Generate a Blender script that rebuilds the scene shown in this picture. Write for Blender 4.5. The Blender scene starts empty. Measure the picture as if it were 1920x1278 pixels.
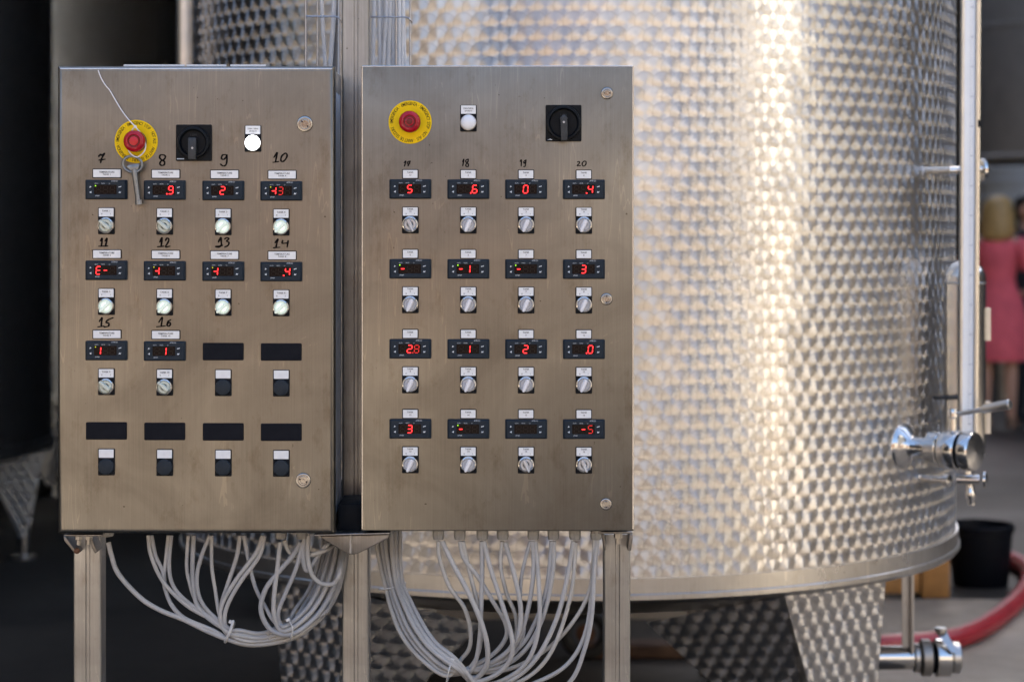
import bpy, bmesh, math, random
from mathutils import Vector, Matrix

random.seed(7)
PI = math.pi
R = math.radians
scene = bpy.context.scene
col = scene.collection

# ------------------------------------------------------------------ camera
F_PX = 4000.0                                   # 75 mm lens on a 36 mm wide, 1920 px picture
HORIZON = 430.0                                 # picture height of the eye level (the view is levelled, with a shifted lens)
CAM_H = 1.45
cam_d = bpy.data.cameras.new('camera')
cam = bpy.data.objects.new('camera', cam_d)
col.objects.link(cam)
cam.location = (0, 0, CAM_H)
cam.rotation_euler = (PI / 2, 0, 0)
cam_d.shift_y = -(639.0 - HORIZON) / 1920.0
cam_d.sensor_width = 36.0
cam_d.lens = 75.0
cam_d.clip_start = 0.05
cam_d.clip_end = 600.0
cam_d.dof.use_dof = True
cam_d.dof.focus_distance = 4.0
cam_d.dof.aperture_fstop = 3.5
scene.camera = cam

# ------------------------------------------------------------------ sky, sun, exposure
SUN_AZ, SUN_EL = R(150), R(44)                   # behind the tanks, to the right: the photograph is taken into the shade
sun_dir = Vector((math.sin(SUN_AZ) * math.cos(SUN_EL), -math.cos(SUN_AZ) * math.cos(SUN_EL), math.sin(SUN_EL)))
world = bpy.data.worlds.new('World')
scene.world = world
world.use_nodes = True
wn = world.node_tree
wn.nodes.clear()
sky = wn.nodes.new('ShaderNodeTexSky')
sky.sky_type = 'NISHITA'
sky.sun_disc = False
sky.sun_elevation = SUN_EL
sky.sun_rotation = math.atan2(sun_dir.x, sun_dir.y)
sky.air_density = 1.0
sky.dust_density = 2.0
bg = wn.nodes.new('ShaderNodeBackground')
bg.inputs['Strength'].default_value = 0.09
wo = wn.nodes.new('ShaderNodeOutputWorld')
wn.links.new(sky.outputs[0], bg.inputs[0])
wn.links.new(bg.outputs[0], wo.inputs[0])
sun_d = bpy.data.lights.new('sun', 'SUN')
sun_d.energy = 5.0
sun_d.angle = R(0.53)
sun_d.color = (1.0, 0.935, 0.85)
sun = bpy.data.objects.new('sun', sun_d)
col.objects.link(sun)
sun.rotation_euler = sun_dir.to_track_quat('Z', 'Y').to_euler()
sun.location = (8, 10, 14)
scene.view_settings.view_transform = 'Standard'
scene.view_settings.look = 'None'
scene.view_settings.gamma = 1.0
scene.view_settings.use_curve_mapping = False
scene.view_settings.exposure = 2.55
scene.render.engine = 'CYCLES'
scene.cycles.use_denoising = True
scene.cycles.max_bounces = 8
scene.cycles.glossy_bounces = 5
scene.cycles.diffuse_bounces = 4
scene.cycles.sample_clamp_indirect = 6.0

# ------------------------------------------------------------------ picture point -> place
def W(px, py, Y):
    """the point at distance Y in front of the photographer that the photograph shows at (px, py)"""
    return Vector(((px - 960.0) / F_PX * Y, Y, CAM_H + (HORIZON - py) / F_PX * Y))

# ------------------------------------------------------------------ materials
MATS = {}
class S:
    """a node socket with arithmetic"""
    def __init__(s, nt, out): s.nt, s.o = nt, out
    def _m(s, op, *a):
        n = s.nt.nodes.new('ShaderNodeMath'); n.operation = op
        for i, x in enumerate((s,) + a):
            if isinstance(x, S): s.nt.links.new(x.o, n.inputs[i])
            else: n.inputs[i].default_value = float(x)
        return S(s.nt, n.outputs[0])
    def __add__(s, b): return s._m('ADD', b)
    def __sub__(s, b): return s._m('SUBTRACT', b)
    def __mul__(s, b): return s._m('MULTIPLY', b)
    def __truediv__(s, b): return s._m('DIVIDE', b)
    def floor(s): return s._m('FLOOR')
    def lt(s, b): return s._m('LESS_THAN', b)
    def gt(s, b): return s._m('GREATER_THAN', b)
    def mod2(s): return s._m('FLOORED_MODULO', 2.0)
    def mix(s, a, b):                            # s ? b : a
        n = s.nt.nodes.new('ShaderNodeMix'); n.data_type = 'FLOAT'
        s.nt.links.new(s.o, n.inputs[0])
        for k, x in ((2, a), (3, b)):
            if isinstance(x, S): s.nt.links.new(x.o, n.inputs[k])
            else: n.inputs[k].default_value = float(x)
        return S(s.nt, n.outputs[0])

def new_mat(name):
    m = bpy.data.materials.new(name)
    m.use_nodes = True
    nt = m.node_tree
    return m, nt, nt.nodes['Principled BSDF']

def noise(nt, scale, detail=4.0, rough=0.55, coords='Object', stretch=(1, 1, 1), dist=0.0):
    tc = nt.nodes.new('ShaderNodeTexCoord')
    mp = nt.nodes.new('ShaderNodeMapping')
    mp.inputs['Scale'].default_value = stretch
    n = nt.nodes.new('ShaderNodeTexNoise')
    n.inputs['Scale'].default_value = scale
    n.inputs['Detail'].default_value = detail
    n.inputs['Roughness'].default_value = rough
    n.inputs['Distortion'].default_value = dist
    nt.links.new(tc.outputs[coords], mp.inputs[0])
    nt.links.new(mp.outputs[0], n.inputs['Vector'])
    return n.outputs['Fac']

def ramp(nt, fac, stops):
    r = nt.nodes.new('ShaderNodeValToRGB')
    e = r.color_ramp.elements
    while len(e) < len(stops): e.new(0.5)
    for k, (p, c) in enumerate(stops):
        e[k].position = p
        e[k].color = (c, c, c, 1) if isinstance(c, (int, float)) else (*c, 1)
    nt.links.new(fac, r.inputs[0])
    return r.outputs[0]

def mulcol(nt, a, b, fac=1.0, mode='MULTIPLY'):
    n = nt.nodes.new('ShaderNodeMix'); n.data_type = 'RGBA'; n.blend_type = mode
    n.inputs[0].default_value = fac
    for k, x in ((6, a), (7, b)):
        if isinstance(x, tuple): n.inputs[k].default_value = (*x, 1)
        else: nt.links.new(x, n.inputs[k])
    return n.outputs[2]

def bump(nt, bs, fac, strength, dist=0.002):
    b = nt.nodes.new('ShaderNodeBump')
    b.inputs['Strength'].default_value = strength
    b.inputs['Distance'].default_value = dist
    nt.links.new(fac, b.inputs['Height'])
    nt.links.new(b.outputs[0], bs.inputs['Normal'])

def plain(name, c, rough=0.5, metal=0.0, spec=0.5, wear=0.12, wscale=35.0, coat=0.0):
    """a paint, plastic or metal with faint dirt"""
    m, nt, b = new_mat(name)
    nz = noise(nt, wscale, 5.0)
    f = ramp(nt, nz, [(0.25, 1.0 - wear), (0.75, 1.0)])
    nt.links.new(mulcol(nt, c, f), b.inputs['Base Color'])
    rr = ramp(nt, nz, [(0.2, min(1.0, rough * 1.18)), (0.8, rough * 0.88)])
    nt.links.new(rr, b.inputs['Roughness'])
    b.inputs['Metallic'].default_value = metal
    b.inputs['Specular IOR Level'].default_value = spec
    b.inputs['Coat Weight'].default_value = coat
    MATS[name] = m
    return m

def glow(name, c, strength, base=(0.02, 0.02, 0.02), radial=None):
    """something lit: emits, brightest at the bulb when radial"""
    m, nt, b = new_mat(name)
    b.inputs['Base Color'].default_value = (*base, 1)
    b.inputs['Roughness'].default_value = 0.3
    b.inputs['Emission Color'].default_value = (*c, 1)
    b.inputs['Emission Strength'].default_value = strength
    if radial:
        tc = nt.nodes.new('ShaderNodeTexCoord')
        ln = nt.nodes.new('ShaderNodeVectorMath'); ln.operation = 'LENGTH'
        nt.links.new(tc.outputs['Object'], ln.inputs[0])
        d = S(nt, ln.outputs['Value'])
        k = (d * (-1.0 / radial) + 1.0)._m('MAXIMUM', 0.0)
        k = k._m('POWER', 2.2) * strength + strength * 0.03
        nt.links.new(k.o, b.inputs['Emission Strength'])
    MATS[name] = m
    return m

def sheet_steel(name, c, rough, streak, stain):
    """worn brushed stainless sheet: vertical grain, wipe marks, brown stains, scratches"""
    m, nt, b = new_mat(name)
    b.inputs['Metallic'].default_value = 1.0
    grain = noise(nt, 60.0, 5.0, 0.7, stretch=(6, 1, 0.08))
    blot = noise(nt, 4.2, 6.0, 0.6, dist=0.6)
    fine = noise(nt, 22.0, 8.0, 0.75, stretch=(1.0, 1, 0.45))
    spots = noise(nt, 85.0, 2.0, 0.5)
    c1 = mulcol(nt, c, ramp(nt, grain, [(0.3, 1.0 - streak), (0.7, 1.0)]))
    c2 = mulcol(nt, c1, ramp(nt, blot, [(0.33, (1.0 - stain, 1.0 - stain * 1.15, 1.0 - stain * 1.3)), (0.62, (1, 1, 1))]))
    c3 = mulcol(nt, c2, ramp(nt, fine, [(0.30, (0.80, 0.76, 0.71)), (0.46, (1, 1, 1))]))
    c4 = mulcol(nt, c3, ramp(nt, spots, [(0.215, (0.40, 0.36, 0.32)), (0.245, (1, 1, 1))]))
    # scratches: thin lines where a stretched, warped noise crosses its middle value
    tc = nt.nodes.new('ShaderNodeTexCoord')
    lines = None
    for ang, sc in ((0.9, 7.0), (-0.35, 9.0), (1.9, 6.0)):
        mp = nt.nodes.new('ShaderNodeMapping')
        mp.inputs['Rotation'].default_value = (0, ang, 0)
        mp.inputs['Scale'].default_value = (sc * 5.0, 1, sc * 0.28)
        nt.links.new(tc.outputs['Object'], mp.inputs[0])
        n = nt.nodes.new('ShaderNodeTexNoise'); n.inputs['Detail'].default_value = 1.5; n.inputs['Scale'].default_value = 1.0
        nt.links.new(mp.outputs[0], n.inputs['Vector'])
        d = (S(nt, n.outputs['Fac']) - 0.63)._m('ABSOLUTE')
        l = d.lt(0.005)
        lines = l if lines is None else lines._m('MAXIMUM', l)
    gate = S(nt, blot).gt(0.52)
    lines = lines * gate
    c5 = mulcol(nt, c4, (1.25, 1.22, 1.18))
    mx = nt.nodes.new('ShaderNodeMix'); mx.data_type = 'RGBA'
    nt.links.new((lines * 0.8).o, mx.inputs[0]); nt.links.new(c4, mx.inputs[6]); nt.links.new(c5, mx.inputs[7])
    nt.links.new(mx.outputs[2], b.inputs['Base Color'])
    rr = ramp(nt, blot, [(0.3, rough * 1.22), (0.7, rough * 0.86)])
    nt.links.new(rr, b.inputs['Roughness'])
    b.inputs['Anisotropic'].default_value = 0.35
    tg = nt.nodes.new('ShaderNodeTangent'); tg.direction_type = 'RADIAL'; tg.axis = 'Z'
    bump(nt, b, grain, 0.05, 0.001)
    MATS[name] = m

def perlage(name, c, rough, a=0.0437, bb=0.0352, rad=0.0268):
    """engine-turned stainless: overlapping spots, each polished in circles (anisotropic about its own centre)"""
    m, nt, b = new_mat(name)
    uvn = nt.nodes.new('ShaderNodeUVMap'); uvn.uv_map = 'UVMap'
    sp = nt.nodes.new('ShaderNodeSeparateXYZ')
    nt.links.new(uvn.outputs[0], sp.inputs[0])
    u, v = S(nt, sp.outputs[0]), S(nt, sp.outputs[1])
    # the polishing head wanders a little
    tcn = nt.nodes.new('ShaderNodeTexNoise'); tcn.inputs['Scale'].default_value = 1.7; tcn.inputs['Detail'].default_value = 1.0
    nt.links.new(uvn.outputs[0], tcn.inputs['Vector'])
    v = v + (S(nt, tcn.outputs['Fac']) - 0.5) * 0.004
    J = (v / bb).floor()
    res = None
    # lowest priority first; each later spot covers the earlier ones
    for dj, di in ((1, 0), (1, 1), (0, 0), (0, 1)):
        j = J + float(dj)
        off = j.mod2() * 0.5
        i = (u / a - off + 0.5).floor() + float(di)
        cu = (i + off) * a
        cv = j * bb
        wn_ = nt.nodes.new('ShaderNodeTexWhiteNoise'); wn_.noise_dimensions = '2D'
        cx = nt.nodes.new('ShaderNodeCombineXYZ')
        nt.links.new(i.o, cx.inputs[0]); nt.links.new(j.o, cx.inputs[1])
        nt.links.new(cx.outputs[0], wn_.inputs['Vector'])
        rnd = S(nt, wn_.outputs['Value'])
        du = u - cu + (rnd - 0.5) * (a * 0.05)
        dv = v - cv
        d2 = du * du + dv * dv
        if res is None: res = [du, dv, rnd, d2]
        else:
            ins = d2.lt(rad * rad)
            res = [ins.mix(p, q) for p, q in zip(res, (du, dv, rnd, d2))]
    du, dv, rnd, d2 = res
    tg = nt.nodes.new('ShaderNodeTangent'); tg.direction_type = 'UV_MAP'; tg.uv_map = 'UVMap'
    ge = nt.nodes.new('ShaderNodeNewGeometry')
    cr = nt.nodes.new('ShaderNodeVectorMath'); cr.operation = 'CROSS_PRODUCT'
    nt.links.new(ge.outputs['Normal'], cr.inputs[0]); nt.links.new(tg.outputs[0], cr.inputs[1])
    def scl(vec, s):
        n = nt.nodes.new('ShaderNodeVectorMath'); n.operation = 'SCALE'
        nt.links.new(vec, n.inputs[0]); nt.links.new(s.o, n.inputs['Scale'])
        return n.outputs[0]
    ad = nt.nodes.new('ShaderNodeVectorMath'); ad.operation = 'ADD'
    nt.links.new(scl(tg.outputs[0], du), ad.inputs[0]); nt.links.new(scl(cr.outputs[0], dv), ad.inputs[1])
    nm = nt.nodes.new('ShaderNodeVectorMath'); nm.operation = 'NORMALIZE'
    nt.links.new(ad.outputs[0], nm.inputs[0])
    nt.links.new(nm.outputs[0], b.inputs['Tangent'])
    # every spot is faintly dished and sits at its own slight tilt
    t1 = nt.nodes.new('ShaderNodeVectorMath'); t1.operation = 'ADD'
    nt.links.new(ge.outputs['Normal'], t1.inputs[0]); nt.links.new(scl(ad.outputs[0], rnd * 0.0 + 0.016 / rad), t1.inputs[1])
    t2 = nt.nodes.new('ShaderNodeVectorMath'); t2.operation = 'ADD'
    nt.links.new(t1.outputs[0], t2.inputs[0]); nt.links.new(scl(tg.outputs[0], (rnd - 0.5) * 0.05), t2.inputs[1])
    t3 = nt.nodes.new('ShaderNodeVectorMath'); t3.operation = 'NORMALIZE'
    nt.links.new(t2.outputs[0], t3.inputs[0]); nt.links.new(t3.outputs[0], b.inputs['Normal'])
    b.inputs['Metallic'].default_value = 1.0
    b.inputs['Anisotropic'].default_value = 0.96
    nt.links.new(((rnd - 0.5) * 0.10 + rough).o, b.inputs['Roughness'])
    dirt = noise(nt, 3.0, 6.0, 0.65)
    cc = mulcol(nt, c, ramp(nt, dirt, [(0.3, (0.86, 0.83, 0.79)), (0.6, (1, 1, 1))]))
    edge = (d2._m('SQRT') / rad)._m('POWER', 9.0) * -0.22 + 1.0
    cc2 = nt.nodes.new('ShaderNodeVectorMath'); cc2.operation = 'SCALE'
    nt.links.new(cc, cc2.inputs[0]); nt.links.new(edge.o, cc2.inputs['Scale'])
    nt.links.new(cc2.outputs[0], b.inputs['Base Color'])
    MATS[name] = m

def ground_mat(name, c0, c1, scale, rough, joint=None):
    m, nt, b = new_mat(name)
    n1 = noise(nt, scale, 8.0, 0.62)
    n2 = noise(nt, scale * 9.0, 6.0, 0.7)
    n3 = noise(nt, scale * 0.25, 4.0, 0.55, dist=1.0)
    cc = ramp(nt, n1, [(0.3, c0), (0.68, c1)])
    cc = mulcol(nt, cc, ramp(nt, n2, [(0.3, 0.72), (0.7, 1.0)]))
    cc = mulcol(nt, cc, ramp(nt, n3, [(0.35, 0.55), (0.6, 1.0)]))
    nt.links.new(cc, b.inputs['Base Color'])
    nt.links.new(ramp(nt, n3, [(0.35, rough * 0.62), (0.6, rough)]), b.inputs['Roughness'])
    bump(nt, b, n2, 0.35, 0.006)
    MATS[name] = m

sheet_steel('door_steel', (0.232, 0.225, 0.207), 0.34, 0.16, 0.24)
sheet_steel('body_steel', (0.36, 0.35, 0.34), 0.33, 0.10, 0.15)
sheet_steel('post_steel', (0.44, 0.45, 0.45), 0.42, 0.22, 0.25)
sheet_steel('plate_steel', (0.36, 0.36, 0.36), 0.45, 0.2, 0.42)
sheet_steel('band_steel', (0.60, 0.585, 0.56), 0.30, 0.12, 0.15)
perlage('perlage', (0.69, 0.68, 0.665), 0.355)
plain('rim_steel', (0.66, 0.65, 0.63), 0.24, 1.0, wear=0.2, wscale=60)
plain('vessel_steel', (0.70, 0.68, 0.65), 0.2, 1.0, wear=0.1, wscale=12)
plain('chrome', (0.72, 0.71, 0.69), 0.14, 1.0, wear=0.1)
plain('mirror_steel', (0.66, 0.645, 0.62), 0.11, 1.0, wear=0.08, wscale=12)
plain('lock_steel', (0.36, 0.355, 0.345), 0.22, 1.0, wear=0.2, wscale=80)
plain('satin_steel', (0.58, 0.565, 0.54), 0.3, 1.0, wear=0.15, wscale=20)
plain('dull_steel', (0.46, 0.44, 0.41), 0.42, 1.0, wear=0.3, wscale=16)
plain('key_steel', (0.26, 0.28, 0.30), 0.38, 0.9, wear=0.35, wscale=120)
plain('black_plastic', (0.009, 0.012, 0.017), 0.5, spec=0.10, wear=0.3, wscale=60)
plain('blank_black', (0.008, 0.010, 0.016), 0.55, wear=0.3, wscale=60, spec=0.10)
plain('plug_plastic', (0.018, 0.028, 0.040), 0.45, spec=0.2, wear=0.25, wscale=70)
plain('navy_plastic', (0.018, 0.029, 0.043), 0.42, spec=0.16, wear=0.22, wscale=60)
plain('worn_black', (0.008, 0.011, 0.015), 0.42, spec=0.12, wear=0.5, wscale=90)
plain('handle_grey', (0.045, 0.052, 0.060), 0.42, spec=0.3, wear=0.35, wscale=90)
plain('label_white', (0.82, 0.85, 0.87), 0.35, wear=0.10, wscale=90)
plain('print_black', (0.010, 0.011, 0.016), 0.6, spec=0.1, wear=0.0)
plain('print_white', (0.62, 0.68, 0.74), 0.5, wear=0.0)
plain('marker_ink', (0.005, 0.004, 0.005), 0.6, spec=0.08, wear=0.2, wscale=400)
plain('yellow_plastic', (0.86, 0.58, 0.0), 0.45, spec=0.2, wear=0.06, wscale=40)
plain('red_plastic', (0.42, 0.001, 0.014), 0.14, wear=0.25, wscale=50, spec=0.5)
plain('red_dark', (0.16, 0.004, 0.010), 0.2, wear=0.2, wscale=50)
plain('lamp_white', (0.80, 0.83, 0.87), 0.28, wear=0.06)
plain('display_glass', (0.008, 0.005, 0.005), 0.25, spec=0.15, wear=0.3, wscale=200)
plain('segment_off', (0.017, 0.012, 0.011), 0.4, spec=0.1, wear=0.0)
plain('knob_plastic', (0.62, 0.68, 0.61), 0.28, wear=0.15, wscale=200)
plain('knob_silver', (0.58, 0.60, 0.63), 0.30, 0.35, wear=0.2, wscale=200)
plain('knob_dark', (0.10, 0.11, 0.12), 0.35, wear=0.2, wscale=200)
plain('cable_sheath', (0.50, 0.50, 0.495), 0.48, wear=0.22, wscale=28)
plain('cable_warm', (0.54, 0.525, 0.49), 0.48, wear=0.28, wscale=22)
plain('cable_cool', (0.43, 0.44, 0.455), 0.5, wear=0.25, wscale=30)
plain('cable_pale', (0.74, 0.75, 0.76), 0.45, wear=0.15, wscale=20)
plain('cable_dark', (0.20, 0.20, 0.205), 0.5, wear=0.25, wscale=28)
plain('gland_plastic', (0.40, 0.39, 0.36), 0.5, wear=0.35, wscale=45)
plain('tie_plastic', (0.66, 0.67, 0.67), 0.4, wear=0.15)
plain('string_white', (0.80, 0.80, 0.84), 0.7, wear=0.1, wscale=300)
plain('wire_steel', (0.52, 0.52, 0.53), 0.35, 0.9, wear=0.2)
plain('bucket_plastic', (0.005, 0.006, 0.009), 0.45, spec=0.12, wear=0.3, wscale=10)
plain('hose_red', (0.36, 0.022, 0.030), 0.36, wear=0.22, wscale=9)
plain('tyre_rubber', (0.02, 0.02, 0.02), 0.7, wear=0.3)
plain('rust_iron', (0.16, 0.07, 0.035), 0.7, wear=0.4)
plain('pale_blue', (0.50, 0.58, 0.68), 0.4, wear=0.1)
plain('scale_grey', (0.42, 0.47, 0.54), 0.5, wear=0.1)
plain('scale_white', (0.86, 0.90, 0.94), 0.3, wear=0.05)
plain('pale_tank', (0.50, 0.53, 0.55), 0.4, 0.3, wear=0.12, wscale=5)
plain('brown_tank', (0.56, 0.505, 0.44), 0.38, 0.65, wear=0.2, wscale=5)
plain('facade_plaster', (0.29, 0.255, 0.215), 0.85, wear=0.22, wscale=1.6)
plain('white_plaster', (0.84, 0.75, 0.61), 0.85, wear=0.12, wscale=1.6)
plain('dark_cladding', (0.10, 0.085, 0.07), 0.8, wear=0.3, wscale=1.6)
plain('roof_sheet', (0.10, 0.095, 0.09), 0.7, wear=0.3, wscale=1.2)
plain('shed_wall', (0.045, 0.040, 0.037), 0.85, wear=0.35, wscale=0.9)
plain('wood_orange', (0.42, 0.20, 0.055), 0.6, wear=0.35, wscale=18)
plain('wood_brown', (0.11, 0.06, 0.035), 0.75, wear=0.4, wscale=14)
plain('skin', (0.50, 0.29, 0.21), 0.5, wear=0.1, wscale=8)
plain('hair_blond', (0.50, 0.32, 0.12), 0.5, wear=0.4, wscale=40)
plain('hair_dark', (0.02, 0.014, 0.01), 0.5, wear=0.4, wscale=40)
plain('dress_red', (0.86, 0.14, 0.18), 0.8, wear=0.3, wscale=7)
plain('cloth_black', (0.012, 0.012, 0.016), 0.9, wear=0.3)
plain('shoe_tan', (0.20, 0.12, 0.08), 0.5, wear=0.2)
ground_mat('asphalt', (0.026, 0.019, 0.012), (0.072, 0.057, 0.040), 0.9, 0.75)
ground_mat('concrete', (0.24, 0.195, 0.145), (0.46, 0.385, 0.295), 1.3, 0.8)
glow('lamp_lit', (0.96, 0.98, 1.0), 1.1, (0.8, 0.8, 0.8))
glow('segment_lit', (1.0, 0.018, 0.022), 0.95, (0.15, 0.005, 0.005))
glow('segment_dim', (1.0, 0.012, 0.015), 0.16, (0.10, 0.005, 0.005))
glow('led_green', (0.35, 0.95, 0.03), 0.3, (0.1, 0.2, 0.02))
glow('led_amber', (0.75, 0.75, 0.03), 0.14, (0.1, 0.1, 0.02))
glow('knob_lit', (0.86, 1.0, 0.90), 2.2, (0.55, 0.62, 0.56), radial=0.0145)
glow('knob_lit_cool', (0.90, 0.89, 1.0), 1.0, (0.56, 0.57, 0.61), radial=0.0135)
glow('knob_face_cool', (0.90, 0.89, 1.0), 0.10, (0.40, 0.41, 0.44), radial=0.0135)
glow('estop_lit', (1.0, 0.01, 0.02), 0.02, (0.40, 0.002, 0.012))
M = MATS

# ------------------------------------------------------------------ mesh building
class MB:
    def __init__(s): s.v, s.f = [], []
    def add(s, vs, fs):
        o = len(s.v)
        s.v += [tuple(x) for x in vs]
        s.f += [tuple(i + o for i in f) for f in fs]
        return s
    def box(s, x0, x1, y0, y1, z0, z1):
        vs = [(x0, y0, z0), (x1, y0, z0), (x1, y1, z0), (x0, y1, z0), (x0, y0, z1), (x1, y0, z1), (x1, y1, z1), (x0, y1, z1)]
        return s.add(vs, [(0, 3, 2, 1), (4, 5, 6, 7), (0, 1, 5, 4), (1, 2, 6, 5), (2, 3, 7, 6), (3, 0, 4, 7)])
    def loft(s, loops, cap0=True, cap1=True, close=False):
        n = len(loops[0]); vs = [p for l in loops for p in l]; fs = []
        for k in range(len(loops) - (0 if close else 1)):
            a, b = k * n, ((k + 1) % len(loops)) * n
            for i in range(n):
                j = (i + 1) % n
                fs.append((a + i, a + j, b + j, b + i))
        if cap0 and not close: fs.append(tuple(range(n))[::-1])
        if cap1 and not close: fs.append(tuple((len(loops) - 1) * n + i for i in range(n)))
        return s.add(vs, fs)
    def prism(s, poly, y0, y1):
        """poly in (x, z), front face at y0"""
        return s.loft([[(x, y1, z) for x, z in poly], [(x, y0, z) for x, z in poly]])
    def plate(s, w, h, rad, depth, cham=0.0, y=0.0, cx=0.0, cz=0.0, seg=4):
        """rounded plate standing on the plane y, facing the viewer (-y)"""
        def ring(ins, yy):
            ww, hh, r = w / 2 - ins, h / 2 - ins, max(rad - ins, 0.0003)
            pts = []
            for (sx, sz, a0) in ((1, 1, 0), (-1, 1, 90), (-1, -1, 180), (1, -1, 270)):
                for k in range(seg + 1):
                    a = R(a0 + 90 * k / seg)
                    pts.append((cx + sx * (ww - r) + r * math.cos(a), yy, cz + sz * (hh - r) + r * math.sin(a)))
            return pts
        ls = [ring(0, y), ring(0, y - depth + cham)]
        if cham: ls.append(ring(cham, y - depth))
        return s.loft([l[::-1] for l in ls])
    def lathe(s, prof, origin=(0, 0, 0), axis=(0, -1, 0), seg=24, cap0=False, cap1=False):
        """prof: (radius, distance along axis)"""
        ax = Vector(axis).normalized()
        e1 = ax.orthogonal().normalized(); e2 = ax.cross(e1)
        O = Vector(origin)
        ls = []
        for r, d in prof:
            r = max(r, 1e-5)
            ls.append([O + ax * d + e1 * (r * math.cos(2 * PI * k / seg)) + e2 * (r * math.sin(2 * PI * k / seg)) for k in range(seg)])
        return s.loft(ls, cap0, cap1)
    def rod(s, p0, p1, r0, r1=None, seg=12):
        p0, p1 = Vector(p0), Vector(p1); L = (p1 - p0).length
        return s.lathe([(r0, 0), (r1 if r1 else r0, L)], p0, p1 - p0, seg, True, True)
    def tube(s, pts, rad, seg=8, closed=False, flat=None):
        pts = [Vector(p) for p in pts]; n = len(pts)
        rads = rad if isinstance(rad, (list, tuple)) else [rad] * n
        T = []
        for i in range(n):
            a = pts[(i - 1) % n] if (closed or i > 0) else pts[i]
            b = pts[(i + 1) % n] if (closed or i < n - 1) else pts[i]
            t = (b - a); T.append(t.normalized() if t.length > 1e-9 else Vector((0, 0, 1)))
        N = T[0].orthogonal().normalized(); ls = []
        for i in range(n):
            N = (N - T[i] * N.dot(T[i]))
            N = N.normalized() if N.length > 1e-6 else T[i].orthogonal().normalized()
            B = T[i].cross(N)
            ls.append([pts[i] + (N * math.cos(2 * PI * k / seg) + B * math.sin(2 * PI * k / seg)) * rads[i] for k in range(seg)])
        return s.loft(ls, close=closed)
    def mesh(s, name, angle=38):
        me = bpy.data.meshes.new(name)
        me.from_pydata(s.v, [], s.f)
        me.update()
        bm = bmesh.new(); bm.from_mesh(me)
        bmesh.ops.recalc_face_normals(bm, faces=bm.faces)
        bm.to_mesh(me); bm.free()
        me.polygons.foreach_set('use_smooth', [True] * len(me.polygons))
        me.set_sharp_from_angle(angle=R(angle))
        return me

def smooth(pts, per=8):
    """Catmull-Rom through pts"""
    P = [Vector(p) for p in pts]
    P = [P[0] * 2 - P[1]] + P + [P[-1] * 2 - P[-2]]
    out = []
    for i in range(1, len(P) - 2):
        for k in range(per):
            t = k / per
            a, b, c, d = P[i - 1], P[i], P[i + 1], P[i + 2]
            out.append(0.5 * ((2 * b) + (c - a) * t + (2 * a - 5 * b + 4 * c - d) * t * t + (3 * b - a - 3 * c + d) * t ** 3))
    out.append(P[-2])
    return out

WLOC = {}
def place(o, parent, loc):
    loc = Vector(loc)
    if parent is not None:
        o.parent = parent
        o.location = loc - WLOC[parent.name]
    else:
        o.location = loc
    WLOC[o.name] = loc
    return o
def tag(o, label=None, cat=None, group=None, kind=None):
    if label: o['label'] = label
    if cat: o['category'] = cat
    if group: o['group'] = group
    if kind: o['kind'] = kind
    return o
def thing(name, loc, label, cat, group=None):
    o = bpy.data.objects.new(name, None)
    o.empty_display_size = 0.05
    col.objects.link(o)
    place(o, None, loc)
    return tag(o, label, cat, group)
def obj(name, mesh, mat, parent=None, loc=(0, 0, 0), label=None):
    """mesh: MB or mesh data in local coordinates; loc: world place of its origin"""
    if isinstance(mesh, MB): mesh = mesh.mesh(name)
    if not mesh.materials: mesh.materials.append(M[mat])
    o = bpy.data.objects.new(name, mesh)
    col.objects.link(o)
    place(o, parent, loc)
    if label: o['label'] = label
    return o
def wobj(name, mb, mat, parent=None, label=None):
    """an MB made in world coordinates: its origin goes to the middle of its foot"""
    xs = [p[0] for p in mb.v]; ys = [p[1] for p in mb.v]; zs = [p[2] for p in mb.v]
    c = Vector(((min(xs) + max(xs)) / 2, (min(ys) + max(ys)) / 2, min(zs)))
    mb.v = [(p[0] - c.x, p[1] - c.y, p[2] - c.z) for p in mb.v]
    return obj(name, mb, mat, parent, c, label)
def bevelled(mb, name, off, seg=2, angle=40, keep=None):
    me = mb.mesh(name)
    bm = bmesh.new(); bm.from_mesh(me)
    es = [e for e in bm.edges if len(e.link_faces) == 2 and e.calc_face_angle(0) > R(angle) and (keep is None or keep(e))]
    bmesh.ops.bevel(bm, geom=es, offset=off, segments=seg, profile=0.5, affect='EDGES', clamp_overlap=True)
    bm.to_mesh(me); bm.free()
    me.polygons.foreach_set('use_smooth', [True] * len(me.polygons))
    me.set_sharp_from_angle(angle=R(50))
    return me
def recentre(me):
    """move a world-coordinate mesh to its own foot; returns the foot"""
    xs = [v.co.x for v in me.vertices]; ys = [v.co.y for v in me.vertices]; zs = [v.co.z for v in me.vertices]
    c = Vector(((min(xs) + max(xs)) / 2, (min(ys) + max(ys)) / 2, min(zs)))
    me.transform(Matrix.Translation(-c))
    return c

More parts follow.
